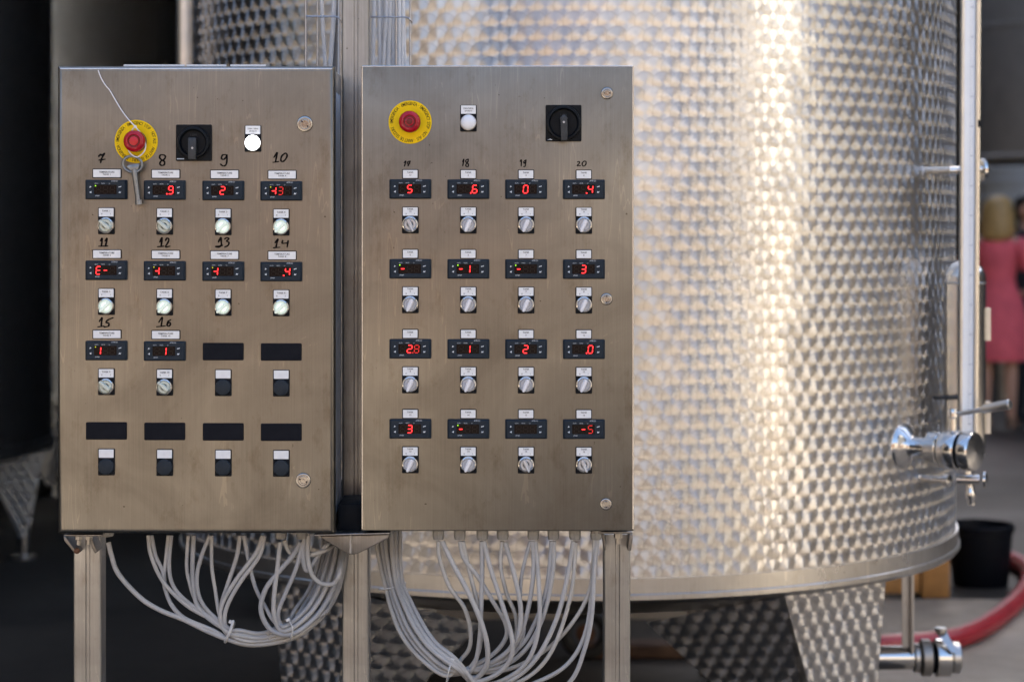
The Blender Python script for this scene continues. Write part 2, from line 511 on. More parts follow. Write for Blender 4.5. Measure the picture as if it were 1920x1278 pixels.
TEXT = {}
def text_mesh(s, size, bold=0.0, align='CENTER', squeeze=1.0):
    """flat lettering facing the viewer; origin at its middle"""
    k = (s, size, bold, align, squeeze)
    if k in TEXT: return TEXT[k]
    cu = bpy.data.curves.new('lettering', 'FONT')
    cu.body = s; cu.size = size; cu.align_x = align; cu.align_y = 'CENTER'
    cu.offset = bold * size; cu.resolution_u = 2; cu.space_line = 0.95
    o = bpy.data.objects.new('lettering', cu)
    col.objects.link(o)
    dg = bpy.context.evaluated_depsgraph_get()
    me = bpy.data.meshes.new_from_object(o.evaluated_get(dg))
    me.transform(Matrix.Diagonal((squeeze, 1, 1, 1)))
    me.transform(Matrix.Rotation(PI / 2, 4, 'X'))
    bpy.data.objects.remove(o); bpy.data.curves.remove(cu)
    me.materials.clear()
    TEXT[k] = me
    return me
def joined_text(items):
    """items: (string, size, x, z, turn, y) -> one mesh"""
    mb = MB()
    for s, size, x, z, turn, y, *sq in items:
        me = text_mesh(s, size, 0.006, 'CENTER', sq[0] if sq else 1.0)
        mt = Matrix.Translation((x, y, z)) @ Matrix.Rotation(turn, 4, 'Y')
        mb.add([mt @ v.co for v in me.vertices], [tuple(p.vertices) for p in me.polygons])
    return mb
def raw(mb, name):
    me = bpy.data.meshes.new(name); me.from_pydata(mb.v, [], mb.f); me.update()
    return me

# ================================================================== the setting
def sheet(name, x0, x1, y0, y1, z, mat, n=1):
    me = bpy.data.meshes.new(name)
    me.from_pydata([(x0, y0, z), (x1, y0, z), (x1, y1, z), (x0, y1, z)], [], [(0, 1, 2, 3)])
    o = obj(name, me, mat)
    return tag(o, kind='structure')
sheet('ground', -150, 150, -150, 150, 0.0, 'asphalt')
sheet('pavement', -14, 16, -9.5, 3.2, 0.004, 'concrete')
sheet('pavement', 1.12, 16, 3.2, 8.35, 0.004, 'concrete')

def planar_uv(me):
    uv = me.uv_layers.new(name='UVMap')
    for p in me.polygons:
        n = p.normal
        h = Vector((0, 0, 1)).cross(n)
        h = h.normalized() if h.length > 1e-4 else Vector((1, 0, 0))
        w = n.cross(h)
        for li in p.loop_indices:
            c = me.vertices[me.loops[li].vertex_index].co
            uv.data[li].uv = (c.dot(h), c.dot(w))
def shell_mesh(rad, z0, z1, seg=160, zs=4):
    vs, fs, uvs = [], [], []
    for k in range(zs + 1):
        for i in range(seg):
            a = 2 * PI * i / seg
            vs.append((rad * math.sin(a), -rad * math.cos(a), z0 + (z1 - z0) * k / zs))
    for k in range(zs):
        for i in range(seg):
            j = (i + 1) % seg
            fs.append((k * seg + i, k * seg + j, (k + 1) * seg + j, (k + 1) * seg + i))
            u0, u1 = rad * 2 * PI * i / seg, rad * 2 * PI * (i + 1) / seg
            va, vb = z0 + (z1 - z0) * k / zs, z0 + (z1 - z0) * (k + 1) / zs
            uvs += [(u0, va), (u1, va), (u1, vb), (u0, vb)]
    me = bpy.data.meshes.new('shell')
    me.from_pydata(vs, [], fs); me.update()
    uv = me.uv_layers.new(name='UVMap')
    for i, t in enumerate(uvs): uv.data[i].uv = t
    me.polygons.foreach_set('use_smooth', [True] * len(me.polygons))
    return me
def leg_mesh(top, bot):
    """a folded sheet leg: three corners above, three below"""
    mb = MB(); mb.loft([bot, top])
    me = mb.mesh('leg', 20)
    planar_uv(me)
    return me
def pol(c, ang, r, z):
    a = R(ang)
    return Vector((c[0] + r * math.sin(a), c[1] - r * math.cos(a), z))

def make_tank(name, c, rad, z0, z1, label, legs=(), ring=0.06, group=None, leg_mat='perlage', shell_mat='perlage'):
    t = thing(name, (c[0], c[1], 0), label, 'tank', group)
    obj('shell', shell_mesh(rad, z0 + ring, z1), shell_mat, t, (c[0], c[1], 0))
    b = MB().lathe([(rad - 0.03, ring), (rad + 0.007, ring), (rad + 0.007, ring * 0.46), (rad + 0.012, ring * 0.42), (rad + 0.012, ring * 0.25),
                    (rad + 0.004, ring * 0.12), (rad - 0.02, 0.0), (rad - 0.05, -0.004)], (0, 0, z0), (0, 0, 1), 160)
    obj('bottom_ring', b, 'band_steel', t, (c[0], c[1], 0))
    d = MB().lathe([(rad - 0.005, 0.010), (rad - 0.06, -0.012), (rad - 0.16, -0.045), (rad * 0.5, -0.10), (0.0, -0.14)], (0, 0, z0), (0, 0, 1), 96)
    obj('bottom', d, 'satin_steel', t, (c[0], c[1], 0))
    tp = MB().lathe([(rad, 0), (rad + 0.02, 0.01), (rad + 0.02, 0.03), (rad * 0.3, 0.28), (0.22, 0.30), (0.22, 0.40), (0.0, 0.42)], (0, 0, z1), (0, 0, 1), 96)
    obj('top', tp, 'satin_steel', t, (c[0], c[1], 0))
    for lg in legs:
        if isinstance(lg, (int, float)):
            a = lg
            top = [pol(c, a - 15, rad * 0.93, z0), pol(c, a, rad * 0.995, z0), pol(c, a + 15, rad * 0.93, z0)]
            bot = [pol(c, a - 2.2, rad * 0.93, 0.06), pol(c, a, rad * 0.955, 0.06), pol(c, a + 2.2, rad * 0.93, 0.06)]
        else:
            top, bot = lg
        me = leg_mesh([p for p in top], [p for p in bot])
        f = recentre(me)
        l = obj('leg', me, leg_mat, t, f)
        m = sum(bot, Vector()) / 3
        ft = MB().lathe([(0.0, 0), (0.055, 0), (0.055, 0.012), (0.022, 0.018), (0.022, m.z + 0.01), (0, m.z + 0.012)], (0, 0, 0), (0, 0, 1), 16)
        obj('foot', ft, 'satin_steel', l, (m.x, m.y, 0.0))
    return t

TC = (0.160, 6.09); TR = 1.084; TZ0 = 0.565
legR = ([pol(TC, 12.4, 0.81, 0.475), pol(TC, 27.5, 1.075, 0.568), pol(TC, 46.5, 1.072, 0.568)],
        [Vector((0.775, 5.42, 0.05)), Vector((0.812, 5.31, 0.05)), Vector((0.900, 5.38, 0.05))])
legL = ([pol(TC, -46, 1.06, 0.568), pol(TC, -29.5, 1.075, 0.568), pol(TC, -16, 0.85, 0.475)],
        [Vector((-0.555, 5.38, 0.05)), Vector((-0.500, 5.31, 0.05)), Vector((-0.46, 5.42, 0.05))])
tank = make_tank('storage_tank', TC, TR, TZ0, 4.4, 'large engine-turned stainless steel storage tank behind the two control cabinets', (legR, legL, 150, 210), ring=0.066)

# a weld seam round the big tank and one up its side
sm = MB()
sm.lathe([(TR, -0.004), (TR + 0.0016, 0), (TR, 0.004)], (0, 0, 2.62), (0, 0, 1), 160)
obj('weld_seam', sm, 'satin_steel', tank, (TC[0], TC[1], 0))

rp = W(347, 60, 5.65)  # rod added as stand-in for a pale band of overlapping sheet
wobj('band_rod', MB().rod((rp.x, 5.65, 1.30), (rp.x, 5.65, 4.2), 0.024, None, 24), 'satin_steel', tank)
for z in (1.45, 3.2):
    wobj('band_rod_stay', MB().rod((rp.x, 5.65, z), pol(TC, -67, TR - 0.01, z), 0.012, None, 12), 'satin_steel', tank)

# ---- sampling valve on the tank's right flank
VB = pol(TC, 50, TR - 0.004, W(1700, 836, 5.4).z)
vax = Vector((math.sin(R(50)), -math.cos(R(50)), 0))
val = obj('sample_valve', MB().lathe([(0.060, 0), (0.058, 0.006), (0.048, 0.016), (0.034, 0.026), (0.0275, 0.036), (0.0275, 0.085)], (0, 0, 0), vax, 32), 'mirror_steel', tank, VB)
def on_valve(name, prof, mat, seg=32): obj(name, MB().lathe(prof, (0, 0, 0), vax, seg, True, True), mat, val, VB)
on_valve('coupling_nut', [(0.036, 0.080), (0.046, 0.084), (0.046, 0.110), (0.043, 0.113)], 'mirror_steel', 14)
on_valve('gasket', [(0.041, 0.113), (0.041, 0.119)], 'black_plastic')
on_valve('valve_body', [(0.047, 0.119), (0.049, 0.123), (0.049, 0.160), (0.046, 0.164)], 'mirror_steel')
on_valve('gasket', [(0.042, 0.164), (0.042, 0.172)], 'black_plastic')
on_valve('end_nut', [(0.045, 0.172), (0.050, 0.176), (0.050, 0.198), (0.047, 0.204), (0.0, 0.206)], 'chrome', 14)
mid = VB + vax * 0.142
st = MB().rod((0, 0, 0.040), (0, 0, 0.095), 0.011, 0.010, 14)
st.lathe([(0.0, 0.103), (0.012, 0.102), (0.0145, 0.095), (0.0145, 0.083), (0.010, 0.079)], (0, 0, 0), (0, 0, 1), 16)
obj('valve_stem', st, 'mirror_steel', val, mid)
hp0 = mid + Vector((0, 0, 0.087)); hp1 = W(1896, 757, 5.20)
hv = hp1 - hp0
lv = MB().rod((0, 0, 0), hv * 0.52, 0.0062, 0.0065, 12)
lv.lathe([(0.0065, 0), (0.011, 0.008), (0.0125, hv.length * 0.47), (0.0105, hv.length * 0.485), (0.0, hv.length * 0.487)], hv * 0.50, hv, 16)
obj('lever', lv, 'satin_steel', val, hp0)

# ---- level gauge
GY = 5.36
g0, g1 = W(1813, 868, GY), W(1818.5, -60, GY)
def gauge_bar(name, dx0, dx1, dy0, dy1, mat, z0=None, z1=None, parent=None):
    k0 = g0 if z0 is None else g0.lerp(g1, z0)
    k1 = g1 if z1 is None else g0.lerp(g1, z1)
    mb = MB().loft([[(k.x + dx0, GY + dy0, k.z), (k.x + dx1, GY + dy0, k.z), (k.x + dx1, GY + dy1, k.z), (k.x + dx0, GY + dy1, k.z)] for k in (k0, k1)])
    return wobj(name, mb, mat, parent or gauge)
mbc = MB()
gauge = None
mb_ = MB()
for (a, b, c_, d_) in ((-0.0205, -0.0155, -0.012, 0.014), (0.0155, 0.0195, -0.012, 0.014), (-0.0155, 0.0155, 0.010, 0.014)):
    mb_.loft([[(k.x + a, GY + c_, k.z), (k.x + b, GY + c_, k.z), (k.x + b, GY + d_, k.z), (k.x + a, GY + d_, k.z)] for k in (g0, g1)])
gauge = wobj('level_gauge', mb_, 'satin_steel', tank)
gauge_bar('scale_strip', -0.0152, 0.0140, -0.006, 0.0085, 'scale_white')
tk = MB()
n_t = 150
for i in range(n_t):
    k = g0.lerp(g1, 0.08 + 0.9 * i / n_t)
    big = i % 10 == 0
    w = 0.010 if big else 0.005
    tk.box(k.x - 0.0005, k.x - 0.0005 + w, GY - 0.0064, GY - 0.0061, k.z - (0.0013 if big else 0.0009), k.z + (0.0013 if big else 0.0009))
wobj('graduation_marks', tk, 'scale_grey', gauge)
tb = MB().rod(g0 + Vector((0.0245, 0.002, 0.0)), g1 + Vector((0.0245, 0.002, 0)), 0.0045, None, 10)
wobj('sight_tube', tb, 'mirror_steel', gauge)
kk = g0.lerp(g1, (868 - 232) / 928.0)
wobj('tube_clip', MB().box(kk.x + 0.0185, kk.x + 0.030, GY - 0.006, GY + 0.008, kk.z - 0.009, kk.z + 0.009), 'black_plastic', gauge)
br = W(1817, 318, GY)
bm_ = MB().rod(br + Vector((-0.044, 0.024, -0.002)), br + Vector((0.046, 0.024, 0.002)), 0.010, None, 16)
bm_.lathe([(0.0, 0.0), (0.026, 0.0), (0.030, 0.006), (0.026, 0.012), (0.0, 0.012)], br + Vector((0.034, 0.028, 0)), (1, 0.3, 0), 20)
bm_.rod(br + Vector((0.0, 0.024, 0)), pol(TC, 57, TR - 0.01, br.z), 0.010, None, 12)
wobj('gauge_bracket', bm_, 'chrome', gauge)
bm2 = MB().rod(W(1752, 745, 5.50), W(1802, 745, 5.38), 0.0055, None, 10)
wobj('gauge_strut', bm2, 'handle_grey', gauge)

# ---- small tap under the gauge
tp0 = pol(TC, 55, TR - 0.01, W(1790, 898, 5.45).z)
ta = vax
tap = obj('drain_tap', MB().lathe([(0.020, 0), (0.019, 0.006), (0.010, 0.012), (0.010, 0.075), (0.016, 0.078), (0.016, 0.092), (0.010, 0.095)], (0, 0, 0), ta, 20, True, True), 'mirror_steel', tank, tp0)
e = W(1815, 898, GY - 0.01)
obj('tap_body', MB().rod((-0.030, 0, 0), (0.026, -0.01, 0), 0.0135, None, 16).rod((0, 0, 0.0), (0, 0, 0.045), 0.010, None, 14), 'mirror_steel', tap, e)
obj('tap_spout', MB().lathe([(0.009, 0.0), (0.0105, 0.022), (0.0125, 0.026), (0.0125, 0.040), (0.0095, 0.044), (0.0095, 0.058), (0.0, 0.058)], (0, 0, -0.006), (0.08, 0, -1), 16), 'mirror_steel', tap, e + Vector((0.004, 0, 0)))
obj('tap_wheel', MB().lathe([(0.0, 0), (0.012, 0), (0.021, 0.003), (0.021, 0.009), (0.012, 0.012), (0, 0.012)], (0, 0, 0), (1, -0.35, 0), 12), 'chrome', tap, e + Vector((0.034, -0.010, 0)))

# ---- slim pressure vessel hung beside the tank
VY = 5.50
vt, vb = W(1809, 486, VY), W(1809, 872, VY)
hh = vt.z - vb.z; rv = 0.0535
pv = thing('pressure_vessel', (vt.x, VY, vb.z), 'slim polished steel cylinder with domed ends hung on the tank flank behind the gauge', 'vessel')
prof = [(0.0, 0.0)] + [(rv * math.sin(R(a)), rv * 0.95 * (1 - math.cos(R(a)))) for a in (20, 40, 60, 80)] + [(rv, rv)] + [(rv, hh - rv * 0.9)] + \
       [(rv * math.cos(R(a)), hh - rv * 0.9 + rv * 0.9 * math.sin(R(a))) for a in (15, 35, 55, 75)] + [(0.0, hh)]
obj('cylinder', MB().lathe(prof, (0, 0, 0), (0, 0, 1), 40), 'vessel_steel', pv, (vt.x, VY, vb.z))
for py in (530, 850):
    z = W(1809, py, VY).z
    obj('weld_band', MB().lathe([(rv, -0.003), (rv + 0.0012, 0), (rv, 0.003)], (0, 0, 0), (0, 0, 1), 40), 'satin_steel', pv, (vt.x, VY, z))
for py0, py1 in ((577, 638), (752, 812)):
    a, b = W(1849, py0, VY), W(1855, py1, VY)
    wobj('hanger_bar', bm2 if False else MB().box(a.x - 0.002, b.x + 0.001, VY - 0.012, VY + 0.012, b.z, a.z), 'satin_steel', pv)

# ---- bottom outlet of the tank
PY = 5.85
pz = W(1680, 1232, PY).z
pe = W(1718, 1232, PY).x
out = wobj('outlet_pipe', MB().tube(smooth([(0.84, PY, 0.50), (0.84, PY, pz + 0.09), (0.865, PY, pz + 0.025), (0.93, PY, pz), (1.0, PY, pz), (pe, PY, pz)], 6), 0.0325, 28), 'mirror_steel', tank)
def outx(name, x0, x1, r, mat, seg=28):
    wobj(name, MB().lathe([(r * 0.86, 0), (r, 0.004), (r, x1 - x0 - 0.004), (r * 0.86, x1 - x0)], (x0, PY, pz), (1, 0, 0), seg, True, True), mat, out)
X = lambda px: W(px, 1232, PY).x
outx('coupling_ring', X(1711), X(1724), 0.040, 'satin_steel')
outx('coupling_nut', X(1725), X(1746), 0.051, 'dull_steel', 12)
outx('gasket', X(1746), X(1752), 0.043, 'black_plastic')
outx('valve_body', X(1752), X(1782), 0.052, 'mirror_steel')
outx('end_cap', X(1782), X(1800), 0.043, 'satin_steel')
h0, h1 = W(1764, 1184, PY - 0.03), W(1790, 1222, PY - 0.06)
wobj('lever', MB().loft([[(p.x - w, p.y - 0.004, p.z), (p.x + w, p.y - 0.004, p.z), (p.x + w, p.y + 0.004, p.z + 0.004), (p.x - w, p.y + 0.004, p.z + 0.004)] for p, w in ((h0, 0.016), (h0.lerp(h1, 0.3), 0.012), (h1, 0.009))])
     .lathe([(0, 0), (0.016, 0), (0.016, 0.012), (0, 0.012)], h0 + Vector((0, 0, 0.0)), (0, 0, 1), 12), 'satin_steel', out)
sp0, sp1 = W(1690, 1215, PY), W(1714, 1075, PY)
wobj('pipe_support', MB().box(sp0.x, sp1.x - 0.008, PY - 0.012, PY - 0.006, pz + 0.02, 0.60).box(sp1.x - 0.014, sp1.x - 0.008, PY - 0.04, PY - 0.0125, pz + 0.02, 0.60), 'satin_steel', out)

# ---- the dark row of tanks on the left
c1 = (-3.12, 9.45)
LEG1 = ([pol(c1, 76, 0.84, 0.47), pol(c1, 88, 1.055, 0.47), pol(c1, 102, 0.84, 0.47)], [pol(c1, 87, 0.955, 0.09), pol(c1, 88, 0.985, 0.09), pol(c1, 89.5, 0.955, 0.09)])
for k, (y, nm) in enumerate(((9.45, 'nearest of the dark steel tanks standing in the shade at the far left'),
                             (12.4, 'second dark steel tank in the shaded row on the left'),
                             (15.4, 'farthest dark steel tank of the shaded row, seen beside the big tank'))):
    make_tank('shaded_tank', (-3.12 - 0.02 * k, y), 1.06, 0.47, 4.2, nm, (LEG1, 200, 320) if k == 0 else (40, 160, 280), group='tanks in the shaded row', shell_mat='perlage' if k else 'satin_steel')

# ---- tanks at the back on the right
def back_tank(name, c, rad, z0, z1, mat, label, legs, dome=0.3):
    t = thing(name, (c[0], c[1], 0), label, 'tank')
    o = (c[0], c[1], 0)
    obj('shell', MB().lathe([(rad, z0), (rad, z1)], (0, 0, 0), (0, 0, 1), 64), mat, t, o)
    obj('bottom', MB().lathe([(rad, z0), (rad + 0.012, z0 - 0.01), (rad + 0.012, z0 - 0.05), (rad - 0.05, z0 - 0.07), (0, z0 - 0.2)], (0, 0, 0), (0, 0, 1), 64), mat, t, o)
    obj('top', MB().lathe([(rad, z1), (rad * 0.97, z1 + dome * 0.2), (0, z1 + dome)], (0, 0, 0), (0, 0, 1), 64), mat, t, o)
    for zz in (0.35, 0.7):
        z = z0 + (z1 - z0) * zz
        obj('weld_band', MB().lathe([(rad, z - 0.02), (rad + 0.008, z - 0.015), (rad + 0.008, z + 0.015), (rad, z + 0.02)], (0, 0, 0), (0, 0, 1), 64), mat, t, o)
    for a in legs:
        p = pol((0, 0), a, rad * 0.88, 0)
        obj('leg', MB().rod((p.x, p.y, 0), (p.x, p.y, z0 + 0.02), 0.045, None, 12), 'dull_steel', t, o)
back_tank('raised_tank', (W(1838, 280, 19.0).x + 1.5, 19.6), 1.5, W(1880, 282, 18.1).z, 5.4, 'brown_tank', 'raised brownish steel tank at the top right behind the level gauge', (70, 190, 310))
back_tank('steel_drum', (W(1846, 400, 17.6).x + 0.6, 17.8), 0.6, W(1880, 402, 17.2).z, W(1880, 312, 17.2).z, 'pale_tank', 'pale grey steel drum on legs above the heads of the people', (60, 180, 300), 0.03)

# ---- shed roof and walls round the back, warehouse and added light-shaping blocks round the yard
shed = thing('shed', (1.0, 15.0, 0), 'dark open-fronted shed sheltering the rear tanks', 'shed')
wobj('roof', MB().box(-8.5, 1.6, 6.6, 9.0, 5.0, 5.12), 'roof_sheet', shed)
wobj('roof', MB().box(-8.5, 2.7, 9.001, 24.2, 5.0, 5.12), 'roof_sheet', shed)  # carried further right to stop sun leaking under the tank
wobj('roof', MB().box(2.7, 7.5, 22.8, 24.2, 4.4, 4.52), 'roof_sheet', shed)
wobj('back_wall', MB().box(-8.5, 7.5, 24.0, 24.2, 0, 4.99), 'shed_wall', shed)
wobj('side_wall', MB().box(-8.5, -8.3, 5.0, 23.99, 0, 4.99), 'shed_wall', shed)
wobj('front_light_block', MB().box(-8.29, -2.05, 7.7, 7.8, 0, 4.99), 'shed_wall', shed)  # added out of view to keep light off the nearest left tank
wobj('side_wall', MB().box(0.9, 1.0, 9.12, 23.99, 0, 4.99), 'shed_wall', shed)  # added behind the big tank to block light from the left row
for x in (-8.2, -4.6):
    wobj('column', MB().box(x - 0.08, x + 0.08, 8.5 if x > 2 or x < -4 else 21.0, 8.66 if x > 2 or x < -4 else 21.16, 0, 4.99), 'dull_steel', shed)

wh = thing('warehouse', (0, -12.0, 0), 'ochre plastered warehouse across the yard facing the cabinets', 'building')
wobj('wall', MB().box(-22, 20, -18.0, -11.0, 0, 5.6), 'facade_plaster', wh)
wobj('roof', MB().loft([[(-22.4, -18.4, 5.61), (20.4, -18.4, 5.61), (20.4, -10.6, 5.61), (-22.4, -10.6, 5.61)], [(-22.4, -14.6, 7.2), (20.4, -14.6, 7.2), (20.4, -14.4, 7.2), (-22.4, -14.4, 7.2)]]), 'roof_sheet', wh)
for x in (-12, 9):
    wobj('door', MB().box(x - 1.6, x + 1.6, -10.998, -10.94, 0.0, 3.2), 'wood_brown', wh)
for x in (-5.55, -2.35, 0.85):  # dark panels added to dim what the cabinet doors reflect
    wobj('dark_panel', MB().box(x - 1.59, x + 1.59, -10.998, -10.90, 0.0, 4.2), 'wood_brown', wh)
cl = thing('sun_blocker', (8.6, 16, 0), 'tall dark clad block out of view on the right, added to stop the sun', 'building')  # unseen block, added and raised to keep the sun off tank and ground
wobj('wall', MB().box(7.6, 9.7, 12.0, 24.3, 0, 15.0), 'dark_cladding', cl)
wobj('roof', MB().loft([[(7.3, 11.7, 15.01), (10.0, 11.7, 15.01), (10.0, 24.6, 15.01), (7.3, 24.6, 15.01)], [(8.6, 11.7, 15.8), (8.7, 11.7, 15.8), (8.7, 24.6, 15.8), (8.6, 24.6, 15.8)]]), 'roof_sheet', cl)
for y in (14.0, 17.5, 21.0):
    wobj('window', MB().box(7.55, 7.62, y - 0.6, y + 0.6, 4.2, 5.9), 'display_glass', cl)
wt = thing('stripe_house', (7.6, -0.7, 0), 'pale plastered house out of view, placed to brighten a stripe on the tank', 'building')  # unseen, placed and sized to give the tank its bright stripe
wobj('wall', MB().box(5.3, 7.7, -3.0, 1.5, 0, 6.0), 'white_plaster', wt)
wobj('roof', MB().loft([[(5.1, -3.3, 6.01), (8.0, -3.3, 6.01), (8.0, 1.7, 6.01), (5.1, 1.7, 6.01)], [(5.1, -0.9, 7.6), (8.0, -0.9, 7.6), (8.0, -0.7, 7.6), (5.1, -0.7, 7.6)]]), 'roof_sheet', wt)

lbn = thing('backdrop', (-8, 3, 0), 'tall dark clad barn out of view on the left, added to darken tank reflections', 'building')  # unseen, added to darken the left part of the tank
wobj('wall', MB().box(-9.5, -6.2, -1.5, 4.8, 0, 7.5), 'dark_cladding', lbn)
wobj('roof', MB().loft([[(-9.8, -1.8, 7.51), (-5.9, -1.8, 7.51), (-5.9, 5.1, 7.51), (-9.8, 5.1, 7.51)], [(-7.9, -1.8, 8.6), (-7.8, -1.8, 8.6), (-7.8, 5.1, 8.6), (-7.9, 5.1, 8.6)]]), 'roof_sheet', lbn)
bn = thing('backdrop', (14, 5, 0), 'long dark clad barn out of view on the right, added to darken tank reflections', 'building')  # unseen, added so the tank darkens to the right of its stripe
wobj('wall', MB().box(11.2, 17.0, 0.6, 17.0, 0, 6.5), 'dark_cladding', bn)
wobj('roof', MB().loft([[(10.9, 0.3, 6.51), (17.3, 0.3, 6.51), (17.3, 17.3, 6.51), (10.9, 17.3, 6.51)], [(14.0, 0.3, 8.0), (14.2, 0.3, 8.0), (14.2, 17.3, 8.0), (14.0, 17.3, 8.0)]]), 'roof_sheet', bn)

# ---- things on the ground at the right
BY = 8.72
bc = Vector((W(1838, 1100, BY).x, BY, 0))
bk = thing('bucket', bc, 'black plastic bucket on the ground beside the red hose', 'bucket')
obj('body', MB().lathe([(0.0, 0.006), (0.108, 0.0), (0.112, 0.006), (0.130, 0.215), (0.136, 0.218), (0.139, 0.245), (0.134, 0.250), (0.128, 0.245), (0.109, 0.012), (0.0, 0.012)], (0, 0, 0), (0, 0, 1), 40), 'bucket_plastic', bk, bc)
hd = [Vector((0.138 * math.cos(R(a)), 0.138 * math.sin(R(a)) * 0.96, 0.236 + 0.012 * math.sin(R(a)))) for a in range(0, 181, 12)]
obj('handle', MB().tube(hd, 0.004, 8), 'black_plastic', bk, bc)

hz = 0.038
def onground(px, py, z=hz):
    Y = (CAM_H - z) * F_PX / (py - 430.0)
    for _ in range(4):
        w = W(px, py, Y); Y *= (CAM_H - z) / (CAM_H - w.z)
    w = W(px, py, Y); w.z = z
    return w
hp = [onground(*p) for p in ((1380, 1216), (1500, 1214), (1600, 1210), (1700, 1206), (1790, 1196), (1850, 1170), (1897, 1135), (1925, 1100), (1930, 1072), (1905, 1052), (1865, 1040), (1800, 1035), (1700, 1034), (1500, 1036))]
tag(wobj('hose', MB().tube(smooth(hp, 8), 0.036, 16), 'hose_red'), 'thick red rubber hose looping over the ground at the right', 'hose')

cr_ = W(1756, 1120, 8.4)
crate = thing('wooden_crate', (cr_.x - 0.25, 8.7, 0), 'orange-brown wooden crate behind the tank next to the bucket', 'crate')
x1 = W(1781, 1120, 8.4).x; x0 = x1 - 0.62
for (px_, py_) in ((x0, 8.40), (x1 - 0.11, 8.40), (x0, 8.95), (x1 - 0.11, 8.95)):
    obj('corner_post', bevelled(MB().box(0, 0.11, 0, 0.07, 0.0, 0.42), 'corner_post', 0.004), 'wood_orange', crate, (px_, py_, 0))
for z in (0.015, 0.15, 0.29):
    for y in (8.415, 8.99):
        obj('slat', bevelled(MB().box(0, 0.394, 0, 0.022, 0, 0.10), 'slat', 0.003), 'wood_orange', crate, (x0 + 0.113, y, z))
    obj('slat', bevelled(MB().box(0, 0.022, 0, 0.475, 0, 0.10), 'slat', 0.003), 'wood_orange', crate, (x1 - 0.05, 8.473, z))
    obj('slat', bevelled(MB().box(0, 0.022, 0, 0.475, 0, 0.10), 'slat', 0.003), 'wood_orange', crate, (x0 + 0.03, 8.473, z))

a, b = onground(1150, 1236, 0.0), onground(1330, 1236, 0.0)
bmh = bevelled(MB().box(a.x - 0.1, b.x + 0.25, a.y, a.y + 0.12, 0.004, 0.05), 'wooden_beam', 0.004)
f = recentre(bmh)
tag(obj('wooden_beam', bmh, 'wood_brown', None, f), 'dark brown wooden beam lying on the ground under the big tank', 'beam')
a = onground(1150, 1160, 0.0)
kb = bevelled(MB().box(-0.9, 0.9, a.y, a.y + 0.35, -0.02, 0.10), 'kerb', 0.012)
f = recentre(kb)
tag(obj('kerb', kb, 'concrete', None, f), kind='structure')

wc = W(1098, 1196, 7.2)
wl = thing('trolley_wheel', (wc.x, 7.2, 0), 'small rubber trolley wheel with rusty hub on the ground under the tank', 'wheel')
wr = 0.088
obj('tyre', MB().tube([(math.cos(t) * (wr - 0.02), 0, wr + math.sin(t) * (wr - 0.02)) for t in [2 * PI * i / 28 for i in range(28)]], 0.02, 10, True), 'tyre_rubber', wl, (wc.x, 7.2, 0))
obj('hub', MB().lathe([(0.0, -0.018), (0.016, -0.018), (0.018, -0.006), (0.030, -0.005), (0.032, 0.005), (0.018, 0.006), (0.016, 0.018), (0.0, 0.018)], (0, 0, wr), (0, 1, 0), 24), 'rust_iron', wl, (wc.x, 7.2, 0))

# ================================================================== stand: posts, brackets, cable trays
PY0, PY1 = 4.216, 4.268
def post(pxa, pxb, ztop, label, name='stand_post'):
    x0, x1 = W(pxa, 1100, PY0).x, W(pxb, 1100, PY0).x
    t = thing(name, ((x0 + x1) / 2, (PY0 + PY1) / 2, 0), label, 'post', 'posts of the cabinet stand')
    w = x1 - x0
    # a rolled channel section: two rounded shoulders with a shallow groove between them
    g = x0 + w * 0.52
    prof = []
    def arc(cx, cy, r, a0, a1, n=4):
        for k in range(n + 1):
            a = R(a0 + (a1 - a0) * k / n); prof.append((cx + r * math.cos(a), cy + r * math.sin(a)))
    r = 0.0045
    arc(x0 + r, PY1 - r, r, 180, 90); arc(x1 - r, PY1 - r, r, 90, 0)
    arc(x1 - r, PY0 + r, r, 0, -90)
    prof += [(g + 0.0045, PY0), (g + 0.003, PY0 + 0.0022), (g - 0.003, PY0 + 0.0022), (g - 0.0045, PY0)]
    arc(x0 + r, PY0 + r, r, -90, -180)
    mb = MB().loft([[(p[0], p[1], z) for p in prof] for z in (0.008, ztop)])
    me = mb.mesh('upright', 30); f = recentre(me)
    obj('upright', me, 'post_steel', t, f)
    bp = bevelled(MB().box(x0 - 0.04, x1 + 0.04, PY0 - 0.04, PY1 + 0.04, 0.0, 0.008), 'base_plate', 0.002); f = recentre(bp)
    obj('base_plate', bp, 'plate_steel', t, f)
    return t
zb = W(400, 1001, 4.1).z
pl = post(137, 190, zb - 0.006, 'galvanised steel post carrying the left end of the left cabinet')
pc = post(641, 692, 3.0, 'tall galvanised steel post standing between the two cabinets')
pr = post(1132, 1182, W(1150, 998, PY0).z - 0.004, 'galvanised steel post under the right end of the right cabinet')

def px_prism(pts, Y0, Y1):
    """outline given by picture points at distance Y0, carried straight back to Y1"""
    q = [W(x, y, Y0) for x, y in pts]
    return MB().prism([(p.x, p.z) for p in q], Y0, Y1)
def add_px(parent, name, pts, Y0, Y1, mat, bev=0.0):
    mb = px_prism(pts, Y0, Y1)
    me = bevelled(mb, name, bev) if bev else mb.mesh(name)
    f = recentre(me)
    return obj(name, me, mat, parent, f)
